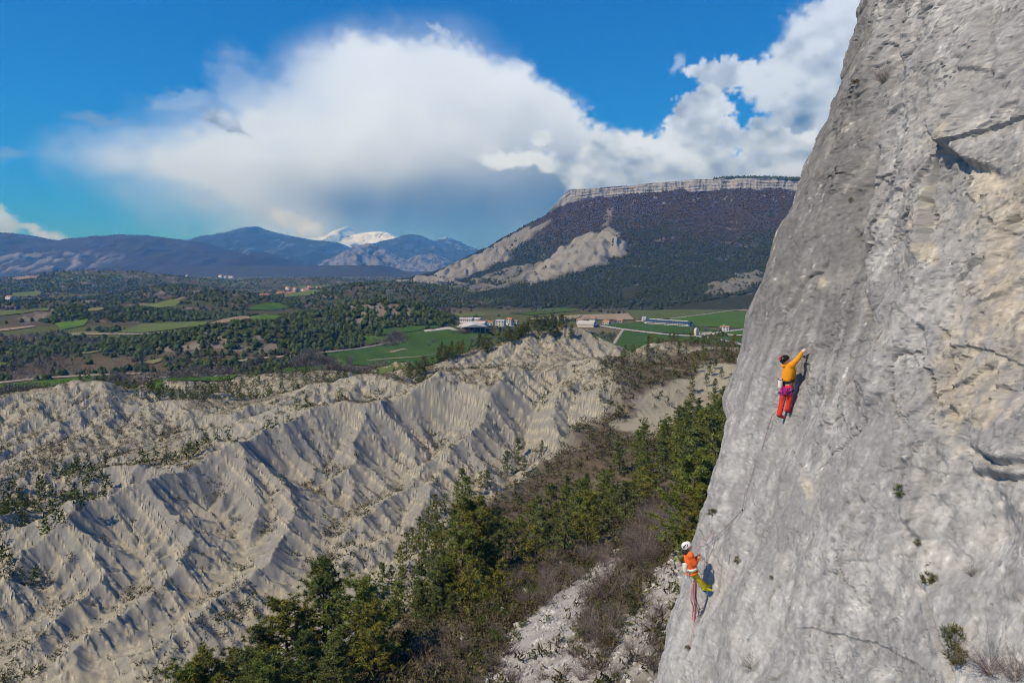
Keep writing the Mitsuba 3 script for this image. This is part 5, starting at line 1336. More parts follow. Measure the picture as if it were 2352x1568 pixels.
# leafless trees that stand out in the valley
for (u, v, h, k, lab, grp) in [(702, 832, 15, 0, 0, 'thicket'), (712, 836, 16, 0, 0, 'thicket'), (722, 834, 15, 1, 0, 'thicket'), (694, 838, 12, 1, 0, 'thicket'), (732, 838, 12, 1, 0, 'thicket'), (680, 842, 9, 2, 0, 'thicket'), (744, 836, 8, 2, 0, 'thicket'),
                               (803, 846, 13, 0, 'tall thin leafless poplar alone between the green fields', None), (722, 868, 10, 0, 'small leafless tree at the near corner of the large green field', None), (590, 841, 14, 0, 1, 'pair'), (599, 841, 13, 0, 1, 'pair'), (631, 838, 11, 0, 'slim bare tree right of the pair of bare poplars', None), (566, 848, 9, 1, 'bare tree left of the pair of bare poplars', None),
                               (905, 778, 12, 2, 2, 'hedge'), (913, 776, 12, 1, 2, 'hedge'), (896, 784, 9, 2, 2, 'hedge'), (918, 784, 8, 2, 2, 'hedge'), (996, 787, 5, 2, 'round bare bush on the large green field', None), (986, 795, 4, 2, 'lower bare bush on the large green field', None), (938, 784, 3.5, 2, 'tiny bare tree near the hedge on the large green field', None),
                               (1400, 744, 9, 2, 'round leafless tree right of the tall white house', None), (1352, 741, 8, 2, 'leafless tree left of the tall white house', None), (1472, 737, 8, 2, 'leafless tree beside the two white silos', None), (1620, 762, 8, 2, 'broad leafless tree behind the cemetery wall', None), (1584, 757, 6, 2, 'leafless tree in front of the end of the long barn', None), (1412, 741, 7, 2, 'leafless tree between the orange roofed house and the small shed', None), (1318, 738, 8, 1, 'leafless tree beside the pink house', None), (1668, 784, 5, 2, 'bare tree on the green field below the road', None), (1630, 782, 5, 2, 'small bare tree beside the main road', None),
                               (940, 848, 6, 2, 'leafless tree beside the belt of pines on the hill', None), (1085, 787, 7, 2, 'leafless tree behind the belt of pines', None), (1040, 768, 4, 2, 'leafless hedge bush in front of the grey barn', None), (1130, 752, 6, 2, 'leafless tree right of the grey barn', None)]:
    if isinstance(lab, int):
        lab, grp = (('leafless tree in the tall thicket at the end of the large green field', 'trees of the tall thicket'), ('slim bare poplar of the pair near the left field', 'pair of bare poplars'), ('leafless tree of the hedge jutting into the large green field', 'trees of the field hedge'))[lab]
    stand('bare_tree', BUSH['tree', k], h * .8, cast(u, v, D0=380), R4, lab, 'tree', grp, squash=1.0 if k == 0 else 1.15)
lines = [([(740, 868), (790, 862), (850, 852), (872, 846)], 240, 4.5), ([(650, 848), (690, 842), (740, 838), (756, 830)], 200, 6), ([(880, 795), (900, 786), (925, 780)], 140, 6), ([(280, 880), (340, 880), (420, 870), (520, 858), (560, 852)], 420, 5), ([(240, 880), (262, 872), (280, 866)], 90, 5), ([(0, 915), (80, 912), (125, 905)], 130, 4), ([(1180, 722), (1260, 716), (1330, 718), (1440, 712)], 260, 6), ([(1045, 764), (1075, 765)], 40, 3)]
pts = []
for ln, n_, w in lines:
    q = land(ln, D0=380); ls = shapely.LineString(q); s = R5.uniform(0, ls.length, n_)
    c = np.array([ls.interpolate(x).coords[0] for x in s]) + R5.normal(0, w, (n_, 2)); pts.append(c)
pts = np.vstack(pts); pts = pts[~shapely.contains_xy(shapely.union_all([r.buffer(2) for r in ROADS]), pts[:, 0], pts[:, 1])]
mass('hedge_thicket', np.column_stack([pts, ground_z(pts[:, 0], pts[:, 1])]), R5.uniform(2.5, 5.5, len(pts)), BARE_FAR, R5, 'leafless grey thickets along field edges and the stream', 'thicket')
# ---------------------------------------------------------------- farms, barn, chapel, village
for nm, col in (('white_wall', (.60, .585, .545)), ('cream_wall', (.62, .54, .42)), ('pink_wall', (.62, .40, .36)), ('grey_wall', (.34, .33, .31)), ('stone_wall', (.42, .37, .30)), ('tile_roof', (.33, .19, .115)), ('orange_roof', (.46, .21, .10)), ('grey_roof', (.40, .39, .38)),
                ('pale_roof', (.46, .44, .40)), ('blue_roof', (.035, .06, .10)), ('pane', (.04, .05, .06)), ('boards_and_shade', (.17, .125, .09)), ('shutter', (.16, .20, .22)), ('green_door', (.04, .16, .10)), ('pole_wood', (.17, .14, .11)), ('steel', (.45, .46, .47))):  # the brown of the board doors also paints the shade in open fronts
    bs(nm, col, 0.25 if nm == 'pane' else 0.85)


def boxm(lo, hi):
    lo, hi = np.array(lo, float), np.array(hi, float)
    m = trimesh.creation.box(hi - lo); return np.array(m.vertices) + (lo + hi) / 2, np.array(m.faces)


def prism(poly, y0, y1):
    """outline in (x, z) drawn along y"""
    n = len(poly); v = np.array([[x, y0, z] for x, z in poly] + [[x, y1, z] for x, z in poly])
    f = [[0, i, i + 1] for i in range(1, n - 1)] + [[n, n + i + 1, n + i] for i in range(1, n - 1)]
    for i in range(n):
        j = (i + 1) % n; f += [[i, n + i, n + j], [i, n + j, j]]
    f = np.array(f)
    return v, f[:, ::-1]


class Thing:
    """a thing made of named parts, placed on the ground"""
    def __init__(self, key, label, cat, p, yaw=0.0, grp=None):
        self.k = newkey(key, TAKEN); self.m = T().translate([float(x) for x in p]).rotate([0, 0, 1], yaw); self.parts = set()
        note(self.k, label, cat, grp)

    def part(self, name, mesh, bsdf, **kw):
        k = newkey(f'{self.k}__{name}', TAKEN); scene[k] = mikit.ply(mesh, bsdf, to_world=self.m, **kw); return k


def roof_mesh(w, d, h, rise, over=.35, th=.22):
    x = w / 2 + over; y = d / 2 + over; s = rise / (w / 2); e = h - over * s
    return prism([(-x, e), (0, h + rise), (x, e), (x, e + th), (0, h + rise + th), (-x, e + th)], -y, y)


def house(label, u, v, w, d, h, yaw, wall='white_wall', roof='tile_roof', rise=1.6, rows=2, cols=3, chimney=True, key='farmhouse', grp=None, cat='house', D0=380.0, door=True, lift=.3):
    p = cast(u, v, D0=D0); p = p + [0, 0, lift]; w, d, h, rise = .8 * w, .8 * d, .8 * h, .8 * rise
    t = Thing(key, label, cat, p, yaw, grp)
    t.part('wall', prism([(-w / 2, -1.2), (w / 2, -1.2), (w / 2, h), (0, h + rise), (-w / 2, h)], -d / 2, d / 2), wall)
    t.part('roof', roof_mesh(w, d, h, rise), roof)
    hs = h / max(rows, 1)
    for r_ in range(rows):
        z0 = .9 + r_ * hs
        for c in range(cols):
            y = -d / 2 + d * (c + .5) / cols
            for sx in (-1, 1):
                if r_ == 0 and c == cols // 2 and sx < 0 and door: continue
                t.part('window', boxm([sx * w / 2 - .05, y - .5, z0], [sx * w / 2 + .05, y + .5, z0 + 1.35]), 'pane')
                for s in (-1, 1):
                    t.part('shutter', boxm([sx * w / 2 - .08, y + s * .78 - .24, z0], [sx * w / 2 + .08, y + s * .78 + .24, z0 + 1.35]), 'shutter')
        for x in (-w / 4, w / 4):
            for sy in (-1, 1):
                t.part('window', boxm([x - .5, sy * d / 2 - .05, z0], [x + .5, sy * d / 2 + .05, z0 + 1.35]), 'pane')
    if door: t.part('door', boxm([-w / 2 - .06, -.55, -.3], [-w / 2 + .06, .55, 2.0]), 'green_door')
    if chimney: t.part('chimney', boxm([w * .12, d * .2, h + rise * .6], [w * .12 + .8, d * .2 + .7, h + rise + .9]), wall)
    return t


house('white farmhouse with grey roof and shuttered windows, at the left hamlet', 1150, 747.5, 9, 13, 6.5, 70, roof='grey_roof')
house('low white farmhouse under a brown tiled roof, left of the grey roofed one', 1123, 747, 8, 13, 4.2, 78, rows=1)
house('tall white house with orange roof beside the belt of pines', 1171, 746, 8, 9, 8, 60, roof='orange_roof', rows=3, cols=2)
house('small white house just behind the orange roofed one', 1184, 746, 7, 9, 5, 60, cols=2, roof='tile_roof')
house('tall white house with three storeys standing alone right of the pines', 1362, 746, 9, 9, 9, 65, roof='tile_roof', rows=3, cols=3)
house('pink house beside the pale vaulted barn', 1334, 744, 9, 11, 6, 60, wall='pink_wall', roof='tile_roof')
house('farmhouse with bright orange roof right of the tall white house', 1394, 745, 9, 10, 4.5, 60, wall='cream_wall', roof='orange_roof', rows=1)
house('small brown stone shed beside the tan field', 1421, 740.5, 7, 12, 3, 75, wall='stone_wall', rows=1, cols=2, chimney=False, key='shed', cat='shed')
house('white house with brown roof standing alone on the right field', 1666, 760, 10, 12, 5, 55, roof='tile_roof', rows=2, cols=3)
house('house with orange roof peeping over the pine belt', 1291, 737, 9, 12, 6, 70, roof='orange_roof', wall='cream_wall')

# open grey barn with its dark front
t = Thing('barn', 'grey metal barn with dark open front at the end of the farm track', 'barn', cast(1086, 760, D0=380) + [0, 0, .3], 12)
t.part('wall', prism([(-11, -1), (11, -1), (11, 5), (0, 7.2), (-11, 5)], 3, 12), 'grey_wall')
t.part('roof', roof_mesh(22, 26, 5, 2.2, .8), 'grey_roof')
t.part('back_wall', boxm([-10.6, -2.0, -1], [10.6, -1.6, 5]), 'boards_and_shade'); t.part('side_wall', boxm([10.5, -12, -1], [11, 3, 5]), 'grey_wall'); t.part('side_wall', boxm([-11, -3, -1], [-10.5, 3, 5]), 'grey_wall')  # dark back wall colour stands in for the shade inside the barn
for x in (-10.6, -5.3, 0, 5.3, 10.2): t.part('post', boxm([x, -12, -1], [x + .35, -11.6, 5.2]), 'steel')
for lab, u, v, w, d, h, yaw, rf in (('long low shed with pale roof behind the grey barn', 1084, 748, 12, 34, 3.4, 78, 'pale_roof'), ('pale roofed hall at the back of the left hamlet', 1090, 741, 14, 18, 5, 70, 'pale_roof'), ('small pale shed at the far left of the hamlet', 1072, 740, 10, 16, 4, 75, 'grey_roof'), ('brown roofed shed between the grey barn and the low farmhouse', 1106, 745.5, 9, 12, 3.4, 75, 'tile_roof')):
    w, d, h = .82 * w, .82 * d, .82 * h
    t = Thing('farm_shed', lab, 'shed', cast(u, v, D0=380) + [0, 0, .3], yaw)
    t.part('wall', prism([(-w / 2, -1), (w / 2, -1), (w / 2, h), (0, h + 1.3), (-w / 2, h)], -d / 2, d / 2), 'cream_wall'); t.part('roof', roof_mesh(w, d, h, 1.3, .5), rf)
    for y in np.linspace(-d / 2 + 2, d / 2 - 2, 5): t.part('opening', boxm([-w / 2 - .06, y - .8, 0], [-w / 2 + .06, y + .8, 2.2]), 'boards_and_shade')  # dark sheets on the wall, painted as the shade inside the openings
t = Thing('vaulted_barn', 'pale vaulted barn between the pink house and the tall white house', 'barn', cast(1348, 750, D0=380) + [0, 0, .3], 70)
arc = [(8 * math.cos(a), 2.2 + 4.2 * math.sin(a)) for a in np.linspace(0, math.pi, 13)]
t.part('wall', prism([(-7.8, -1), (7.8, -1)] + [(x * .97, z - .12) for x, z in arc], -9.6, 9.6), 'cream_wall'); t.part('roof', prism(arc + [(x * 1.03, z * 1.03 + .1) for x, z in arc[::-1]], -10, 10)[:2], 'pale_roof')
t.part('door', boxm([-2, -9.7, -.5], [2, -9.55, 3.6]), 'boards_and_shade')
# long poultry barn
a, b = cast(1486, 743.5, D0=380), cast(1586, 750, D0=380)
L = float(np.linalg.norm((b - a)[:2])); yaw = math.degrees(math.atan2(b[1] - a[1], b[0] - a[0])) - 90
mid = (a + b) / 2; mid[2] = max(a[2], b[2]) + .2
t = Thing('long_barn', 'very long low white barn with a dark blue roof in the green fields', 'barn', mid, yaw)
W_ = 12.0
t.part('wall', prism([(-W_ / 2, -1.5), (W_ / 2, -1.5), (W_ / 2, 3.2), (0, 5.6), (-W_ / 2, 3.2)], -L / 2, L / 2), 'white_wall'); t.part('roof', roof_mesh(W_, L, 3.2, 2.4, .5), 'blue_roof')
t.part('ridge_vent', boxm([-.6, -L / 2 + 3, 5.6], [.6, L / 2 - 3, 6.3]), 'white_wall')
for y in np.linspace(-L / 2 + 4, L / 2 - 4, 22): t.part('vent', boxm([W_ / 2 - .05, y - 1.2, 1.2], [W_ / 2 + .06, y + 1.2, 2.0]), 'pane'); 
for y in np.linspace(-L / 2 + 4, L / 2 - 4, 22): t.part('vent', boxm([-W_ / 2 - .06, y - 1.2, 1.2], [-W_ / 2 + .05, y + 1.2, 2.0]), 'pane')
for s in (-1, 1): t.part('door', boxm([-1.6, s * L / 2 - .08, -.3], [1.6, s * L / 2 + .08, 3.0]), 'green_door')
for i, u in enumerate((1476.5, 1481.5)):
    t = Thing('silo', ('left', 'right')[i] + ' white feed silo of the two at the end of the long barn', 'silo', cast(u, 742, D0=380), 0)
    th = np.linspace(0, 2 * math.pi, 17)[:-1]
    m = trimesh.creation.revolve(np.array([[.05, .8], [1.0, 2.2], [1.45, 2.4], [1.45, 7.0], [.3, 8.0], [0.0, 8.0]]), sections=20); t.part('tank', (m.vertices, m.faces), 'white_wall', smooth=40)
    for q in range(4): t.part('leg', boxm([1.1 * math.cos(q * 1.571 + .78) - .08, 1.1 * math.sin(q * 1.571 + .78) - .08, -.6], [1.1 * math.cos(q * 1.571 + .78) + .08, 1.1 * math.sin(q * 1.571 + .78) + .08, 2.6]), 'steel')
# chapel tower, cemetery
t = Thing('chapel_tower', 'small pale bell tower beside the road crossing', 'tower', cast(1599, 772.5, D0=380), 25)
t.part('wall', boxm([-1.7, -1.7, -1], [1.7, 1.7, 6.2]), 'cream_wall'); t.part('belfry', prism([(-1.5, 6.2), (1.5, 6.2), (1.5, 7.6), (0, 8.4), (-1.5, 7.6)], -1.5, 1.5), 'white_wall'); t.part('opening', boxm([-.5, -1.56, 6.5], [.5, -1.46, 7.6]), 'boards_and_shade'); t.part('door', boxm([-.6, -1.78, -.4], [.6, -1.68, 1.9]), 'boards_and_shade')  # belfry opening is a dark sheet painted as its inner shade
c0, c1_, c2_, c3_ = [cast(u, v, D0=380) for u, v in ((1606, 770.5), (1636, 769), (1632, 765.5), (1607, 766.5))]
t = Thing('cemetery', 'walled cemetery with pale tombs beside the bell tower', 'cemetery', (0, 0, 0), 0)
for a, b in ((c0, c1_), (c1_, c2_), (c2_, c3_), (c3_, c0)):
    d = (b - a)[:2]; n = np.array([-d[1], d[0]]) / np.linalg.norm(d) * .25; zz = max(a[2], b[2])
    q = np.array([[*(a[:2] - n), zz - 1], [*(b[:2] - n), zz - 1], [*(b[:2] + n), zz - 1], [*(a[:2] + n), zz - 1]]); top = q + [0, 0, 2.7]
    t.part('wall', trimesh.convex.convex_hull(np.vstack([q, top])), 'cream_wall')
rc = np.random.default_rng(5)
for k in range(14):
    s, w = rc.uniform(.1, .9), rc.uniform(.2, .8); p = (c0 * (1 - s) + c1_ * s) * (1 - w) + (c3_ * (1 - s) + c2_ * s) * w
    t.part('tomb', boxm([p[0] - 1.1, p[1] - .6, p[2] - .6], [p[0] + 1.1, p[1] + .6, p[2] + rc.uniform(.7, 1.5)]), 'white_wall' if k % 3 else 'grey_wall')
# poles along the road
for i, (u, v) in enumerate([(1434, 757), (1475, 762), (1514, 766), (1558, 771), (1588, 772), (1690, 790)]):
    t = Thing('utility_pole', 'thin wooden utility pole beside the field road', 'pole', cast(u, v, D0=380), 20, 'utility poles along the field road')
    t.part('post', tube([(0, 0, -.5), (0, 0, 9)], [.16, .11], 6), 'pole_wood'); t.part('crossbar', boxm([-.9, -.07, 8.3], [.9, .07, 8.45]), 'pole_wood')
t = Thing('pylon', 'slender grey lattice pylon in the woods under the table mountain', 'pylon', cast(893, 697, lambda x, y: np.maximum(valley_z(x, y), mesa_z(x, y, False) - 400 * (y < 1060)), 380), 10)
for sx in (-1, 1):
    for sy in (-1, 1): t.part('leg', tube([(sx * 1.5, sy * 1.5, -1), (sx * .2, sy * .2, 17)], .10, 4), 'steel')
for z, w in ((15, 4.5), (19, 5.5), (23, 4)): t.part('arm', boxm([-w * .6, -.1, z * .7], [w * .6, .1, z * .7 + .2]), 'steel')
# the village down the valley and scattered far houses
rv = np.random.default_rng(77)
floor_z2 = lambda x, y: floor_z(x, y) + 2.0
spots = [([(692, 668), (712, 661), (746, 664), (740, 672), (710, 674)], 16), ([(630, 678), (655, 670), (680, 672), (676, 680), (640, 682)], 12), ([(600, 682), (632, 684), (628, 688), (598, 687)], 5), ([(655, 664), (680, 663), (678, 667)], 4)]
for poly, n_ in spots:
    for k in range(n_):
        b_ = shapely.Polygon(poly).bounds
        for _ in range(60):
            u, v = rv.uniform(b_[0], b_[2]), rv.uniform(b_[1], b_[3])
            if shapely.contains_xy(shapely.Polygon(poly), u, v): break
        p = cast(u, v, floor_z2, 900); p[2] = valley_z(p[:1], p[1:2])[0]; w, d, h = rv.uniform(7, 10), rv.uniform(9, 14), rv.uniform(4.5, 6.5)
        t = Thing('village_house', 'tiny pale house of the village far down the valley', 'house', p + [0, 0, 1.5], float(rv.uniform(0, 180)), 'houses of the far village')
        t.part('wall', prism([(-w / 2, -3), (w / 2, -3), (w / 2, h), (0, h + 2), (-w / 2, h)], -d / 2, d / 2), ('white_wall', 'cream_wall', 'pink_wall')[int(rv.choice(3, p=[.5, .38, .12]))]); t.part('roof', roof_mesh(w, d, h, 2, .4, .4), 'orange_roof' if rv.random() < .3 else 'tile_roof')
for u, v, lab in [(508, 637, 'pale farm below the flat tableland, left one'), (520, 638, 'pale farm below the flat tableland, middle one'), (531, 638.5, 'pale farm below the flat tableland, right one'), (432, 655, 'far white house at the foot of the first hill'), (295, 680, 'white house between the two hills at the left'), (402, 650, 'lone far house right of the left hill'), (25, 688, 'pale farm in the far left fields'), (180, 691, 'lone white house before the left hill')]:
    p = cast(u, v, floor_z2, 900); p[2] = valley_z(p[:1], p[1:2])[0]; s = max(1.0, p[1] / 2600)
    t = Thing('far_house', lab, 'house', p + [0, 0, 2.0], float(rv.uniform(20, 80)))
    t.part('wall', prism([(-6 * s, -3), (6 * s, -3), (6 * s, 6 * s), (0, 8 * s), (-6 * s, 6 * s)], -9 * s, 9 * s), 'white_wall'); t.part('roof', roof_mesh(12 * s, 18 * s, 6 * s, 2 * s, .5, .5), 'orange_roof')
# ---------------------------------------------------------------- the two climbers, their ropes and gear
for nm, col, ro in (('skin', (.55, .33, .24), .6), ('chalky_skin', (.62, .44, .37), .7), ('amber_cloth', (.78, .30, .012), .8), ('orange_cloth', (.80, .135, .028), .8), ('red_cloth', (.66, .045, .025), .8), ('yellow_cloth', (.50, .43, .02), .8), ('black_cloth', (.018, .018, .02), .8),
                    ('white_cloth', (.72, .68, .62), .8), ('black_shell', (.015, .015, .017), .25), ('white_shell', (.78, .78, .78), .3), ('red_shell', (.55, .04, .03), .3), ('shoe_red', (.50, .035, .05), .6), ('shoe_yellow', (.55, .55, .03), .6), ('rubber', (.02, .02, .02), .8),
                    ('magenta_metal', (.55, .03, .40), .35), ('grey_metal', (.35, .36, .38), .35), ('blue_metal', (.12, .20, .42), .35), ('rope_pink', (.55, .22, .22), .85), ('rope_dark', (.24, .15, .155), .85), ('hair_dark', (.03, .02, .015), .8), ('blue_cloth', (.10, .18, .30), .8)):
    bs(nm, col, ro)


def sph(p, r, k=14):
    return m3.Manifold.sphere(float(r), k).translate([float(x) for x in p])


def bone(*joints):
    """tapering limb: hulls between neighbouring joints ((point, radius), ...)"""
    out = []
    for (p, r), (q, s) in zip(joints[:-1], joints[1:]):
        out.append(m3.Manifold.batch_hull([sph(p, r), sph(q, s)]))
    return out


def blend(solids, edge=.022, n=12):
    m = m3.Manifold.batch_boolean(list(solids), m3.OpType.Add).refine_to_length(edge)
    me = m.to_mesh(); t = trimesh.Trimesh(me.vert_properties[:, :3], me.tri_verts, process=True)
    trimesh.smoothing.filter_taubin(t, iterations=n)
    return t


def hand(wrist, tip, back, r=.0085, curl=.6, k=1.0):
    """palm, four unequal bent fingers and a thumb from the side of the palm; tip: where the middle finger points; back: away from the palm's inside"""
    wrist, tip, back = map(lambda a: np.array(a, float), (wrist, tip, back))
    f = tip - wrist; f /= np.linalg.norm(f); b = back - f * (back @ f); b /= np.linalg.norm(b); s = np.cross(f, b)
    P = lambda a, c, d: wrist + k * (f * a + s * c + b * d)
    out = [m3.Manifold.batch_hull([sph(P(.0, -.02, 0), .020 * k), sph(P(.0, .02, 0), .020 * k), sph(P(.085, -.034, 0), .013 * k), sph(P(.088, .034, 0), .013 * k)])]
    for i, (c, L) in enumerate(zip((-.033, -.011, .011, .032), (.066, .076, .071, .055))):
        a0 = np.array([.086, c, 0]); pts, ang = [a0], 0.15
        for seg in (.45, .32, .23):
            ang += curl * (.5 if seg == .45 else .75); a0 = a0 + L * seg * np.array([math.cos(ang), .04 * np.sign(c), -math.sin(ang)]); pts.append(a0)
        out += bone(*[(P(*q), rr * k) for q, rr in zip(pts, (.0095, .009, .008, .007))])
    th = [np.array([.018, -.028, -.004]), np.array([.048, -.055, -.014]), np.array([.075, -.062, -.026]), np.array([.094, -.060, -.036])]
    out += bone(*[(P(*q), rr * k) for q, rr in zip(th, (.014, .012, .0105, .009))])
    return out


def head(c, look, up, k=1.0):
    """skull, jaw, nose, brow, ears; eyes and mouth are left as hollows"""
    look, up = np.array(look, float), np.array(up, float); look /= np.linalg.norm(look); up -= look * (up @ look); up /= np.linalg.norm(up); s = np.cross(look, up)
    P = lambda a, b, d: c + k * (look * a + up * b + s * d)
    parts = [m3.Manifold.batch_hull([sph(P(-.025, .03, 0), .082 * k), sph(P(.02, .035, 0), .075 * k), sph(P(.035, -.02, 0), .058 * k)]), m3.Manifold.batch_hull([sph(P(.035, -.02, 0), .055 * k), sph(P(.062, -.082, 0), .026 * k), sph(P(0, -.05, .035), .032 * k), sph(P(0, -.05, -.035), .032 * k)]),
             m3.Manifold.batch_hull([sph(P(.088, .012, 0), .010 * k), sph(P(.108, -.022, 0), .013 * k), sph(P(.085, -.03, 0), .014 * k)]), m3.Manifold.batch_hull([sph(P(.083, .028, .03), .012 * k), sph(P(.083, .028, -.03), .012 * k)]), m3.Manifold.batch_hull([sph(P(.083, -.055, .016), .010 * k), sph(P(.083, -.055, -.016), .010 * k)])]
    for q in (-1, 1): parts.append(m3.Manifold.batch_hull([sph(P(-.005, .015, q * .078), .014 * k), sph(P(-.005, -.025, q * .074), .012 * k)]))
    eyes = [sph(P(.079, .008, q * .030), .0105 * k) for q in (-1, 1)]
    return parts, eyes, P


def helmet_mesh(P, k=1.0):
    o = m3.Manifold.batch_hull([sph(P(-.03, .055, 0), .112 * k, 20), sph(P(.03, .060, 0), .100 * k, 20)])
    i = m3.Manifold.batch_hull([sph(P(-.03, .045, 0), .098 * k, 20), sph(P(.03, .050, 0), .088 * k, 20)])
    q0 = P(0, .015, 0); n = P(-.25, 1, 0) - P(0, 0, 0); n = n / np.linalg.norm(n)
    return (o - i).trim_by_plane([float(x) for x in n], float(q0 @ n))


def to_mesh(m):
    if isinstance(m, (list, tuple)): m = m3.Manifold.batch_boolean(list(m), m3.OpType.Add)
    me = m.to_mesh(); return np.array(me.vert_properties[:, :3], float), np.array(me.tri_verts)


class Figure(Thing):
    def __init__(self, key, label, cat, grp=None):
        super().__init__(key, label, cat, (0, 0, 0), 0, grp)


def lumber(p0, p1, r, k=1.0):
    return bone((p0, r), (p1, r))[0]


def quickdraw(label, p, q, gate='grey_metal', sling='magenta_metal', grp=None):
    """two snap-links joined by a short sling"""
    t = Figure('quickdraw', label, 'quickdraw', grp); p, q = np.array(p, float), np.array(q, float); d = (q - p) / np.linalg.norm(q - p); s = np.cross(d, [0.2, 1, .1]); s /= np.linalg.norm(s)
    def link(c, e):
        a = np.linspace(0, 2 * math.pi, 15); pts = [c + d * e * .055 * math.cos(x) + s * .030 * math.sin(x) for x in a]; return tube(pts, .0075, 5)
    t.part('snap_link', link(p + d * .055, 1), gate, smooth=True); t.part('snap_link', link(q - d * .055, 1), gate, smooth=True)
    t.part('sling', tube([p + d * .10, (p + q) / 2, q - d * .10], .011, 5), sling, smooth=True)


def J(u, v, y): return at(u, v, y)


def wall_x(y, z):
    """the rock surface abreast of (y, z)"""
    d, i = CT.query(np.array([[CX + LEAN * z, y, z]]), k=6); return CT.data[i[0]].mean(0)


# -- the leader, high on the face
UZ = lambda cx, cy: (1731.1 + .1440 * cx, 771.5 + .1440 * cy)
foot, NRM = on_rock(*UZ(560, 1215))
y0 = foot[1] - .10
KU = y0 / 18.0
q = lambda cx, cy, dy=0.0: J(*UZ(cx, cy), y0 + dy * KU)
hd = q(512, 398, -.02); neck = q(535, 452); chest = q(562, 520); waist = q(535, 680); pel = q(520, 790)
shR, shL = q(612, 462, -.17), q(530, 470, .17); elR, wrR = q(712, 352, -.14), q(772, 256, -.08); tipR = q(842, 182, -.05)
elL, wrL = q(640, 560, .22), q(622, 770, .12); tipL = q(628, 800, .10)
hipR, hipL = q(552, 820, -.09), q(492, 828, .09); knR, anR, toR = q(578, 985, -.10), q(535, 1172, -.06), q(625, 1205, -.02); knL, anL, toL = q(452, 1050, .12), q(408, 1252, .10), q(488, 1300, .12)
look = np.array([.80, -.18, .45])
hp, eyes, HP = head(hd, look, [-.25, 0, 1], KU)
k = KU
t = Figure('person', 'climber in amber jacket, red trousers and black helmet reaching up the rock face', 'person')
arms = bone((shR, .055 * k), (elR, .042 * k), (wrR, .028 * k)) + bone((shL, .055 * k), (elL, .042 * k), (wrL, .028 * k))
legs = bone((hipR, .085 * k), (knR, .058 * k), (anR, .038 * k)) + bone((hipL, .085 * k), (knL, .058 * k), (anL, .038 * k))
trunk = [m3.Manifold.batch_hull([sph(shR, .07 * k), sph(shL, .07 * k), sph(chest, .12 * k)]), m3.Manifold.batch_hull([sph(chest + [0, -.09 * k, 0], .11 * k), sph(chest + [0, .09 * k, 0], .11 * k), sph(waist + [0, -.06, 0], .10 * k), sph(waist + [0, .06, 0], .10 * k)]), m3.Manifold.batch_hull([sph(waist + [0, -.06, 0], .10 * k), sph(waist + [0, .06, 0], .10 * k), sph(hipR, .10 * k), sph(hipL, .10 * k)])]
feet = bone((anR, .038 * k), (toR, .028 * k)) + bone((anL, .038 * k), (toL, .028 * k))
body = blend(hp + bone((hd - [0, 0, .05], .052 * k), (neck, .058 * k), (chest, .07 * k)) + arms + legs + trunk + feet + hand(wrR, tipR, NRM + [0, -.5, .3], curl=.75, k=k * 1.1) + hand(wrL, tipL, [0, -1, .2], curl=.5, k=k), .022, 5)
t.part('body', body, 'chalky_skin', smooth=True)
grow = .022 * k
jk = bone((shR, .055 * k + grow), (elR, .045 * k + grow), (wrR + (elR - wrR) * .12, .032 * k + grow * .6)) + bone((shL, .055 * k + grow), (elL, .045 * k + grow), (wrL + (elL - wrL) * .12, .034 * k + grow * .6)) + [m3.Manifold.batch_hull([sph(shR, .07 * k + grow), sph(shL, .07 * k + grow), sph(chest, .12 * k + grow)]), m3.Manifold.batch_hull([sph(chest + [0, -.09 * k, 0], .11 * k + grow), sph(chest + [0, .09 * k, 0], .11 * k + grow), sph(waist + [0, -.06, 0], .105 * k + grow), sph(waist + [0, .06, 0], .105 * k + grow)])]
jk += bone((neck + [-.04 * k, 0, -.01], .075 * k), (neck + [-.09 * k, 0, -.03], .060 * k))                     # hood lying on the neck
jm = blend(jk, .03, 8); jv = np.array(jm.vertices); nrm_ = np.array(jm.vertex_normals); jv = jv + nrm_ * (.010 * fb((jv[:, 0] + jv[:, 1]) / .12, jv[:, 2] / .07, 2, 401))[:, None]
t.part('jacket', (jv, np.array(jm.faces)), 'amber_cloth', smooth=True)
tr = bone((hipR, .105 * k), (knR, .078 * k), (anR + (knR - anR) * .08, .068 * k)) + bone((hipL, .105 * k), (knL, .078 * k), (anL + (knL - anL) * .08, .068 * k)) + [m3.Manifold.batch_hull([sph(waist - [0, 0, .05], .112 * k), sph(hipR, .118 * k), sph(hipL, .118 * k)])]
jm = blend(tr, .03, 8); jv = np.array(jm.vertices); jv = jv + np.array(jm.vertex_normals) * (.012 * fb((jv[:, 0] + jv[:, 1]) / .14, jv[:, 2] / .08, 2, 402))[:, None]
t.part('trousers', (jv, np.array(jm.faces)), 'red_cloth', smooth=True)
t.part('helmet', to_mesh(helmet_mesh(HP, k)), 'black_shell', smooth=40)
t.part('helmet_band', to_mesh(m3.Manifold.batch_hull([sph(HP(-.10, .125, -.02), .030 * k), sph(HP(-.02, .165, 0), .018 * k), sph(HP(-.11, .10, .03), .026 * k)])), 'red_shell', smooth=True)
t.part('eye', to_mesh(eyes[0]), 'hair_dark'); t.part('eye', to_mesh(eyes[1]), 'hair_dark')
t.part('beard', to_mesh(m3.Manifold.batch_hull([sph(HP(.064, -.085, 0), .030 * k), sph(HP(.02, -.075, .04), .022 * k), sph(HP(.02, -.075, -.04), .022 * k)])), 'hair_dark', smooth=True)
ring = lambda c, rx, ry, tilt=0.0: [c + [rx * math.cos(a), ry * math.sin(a), tilt * math.cos(a)] for a in np.linspace(0, 2 * math.pi, 21)]
wb = q(535, 712)
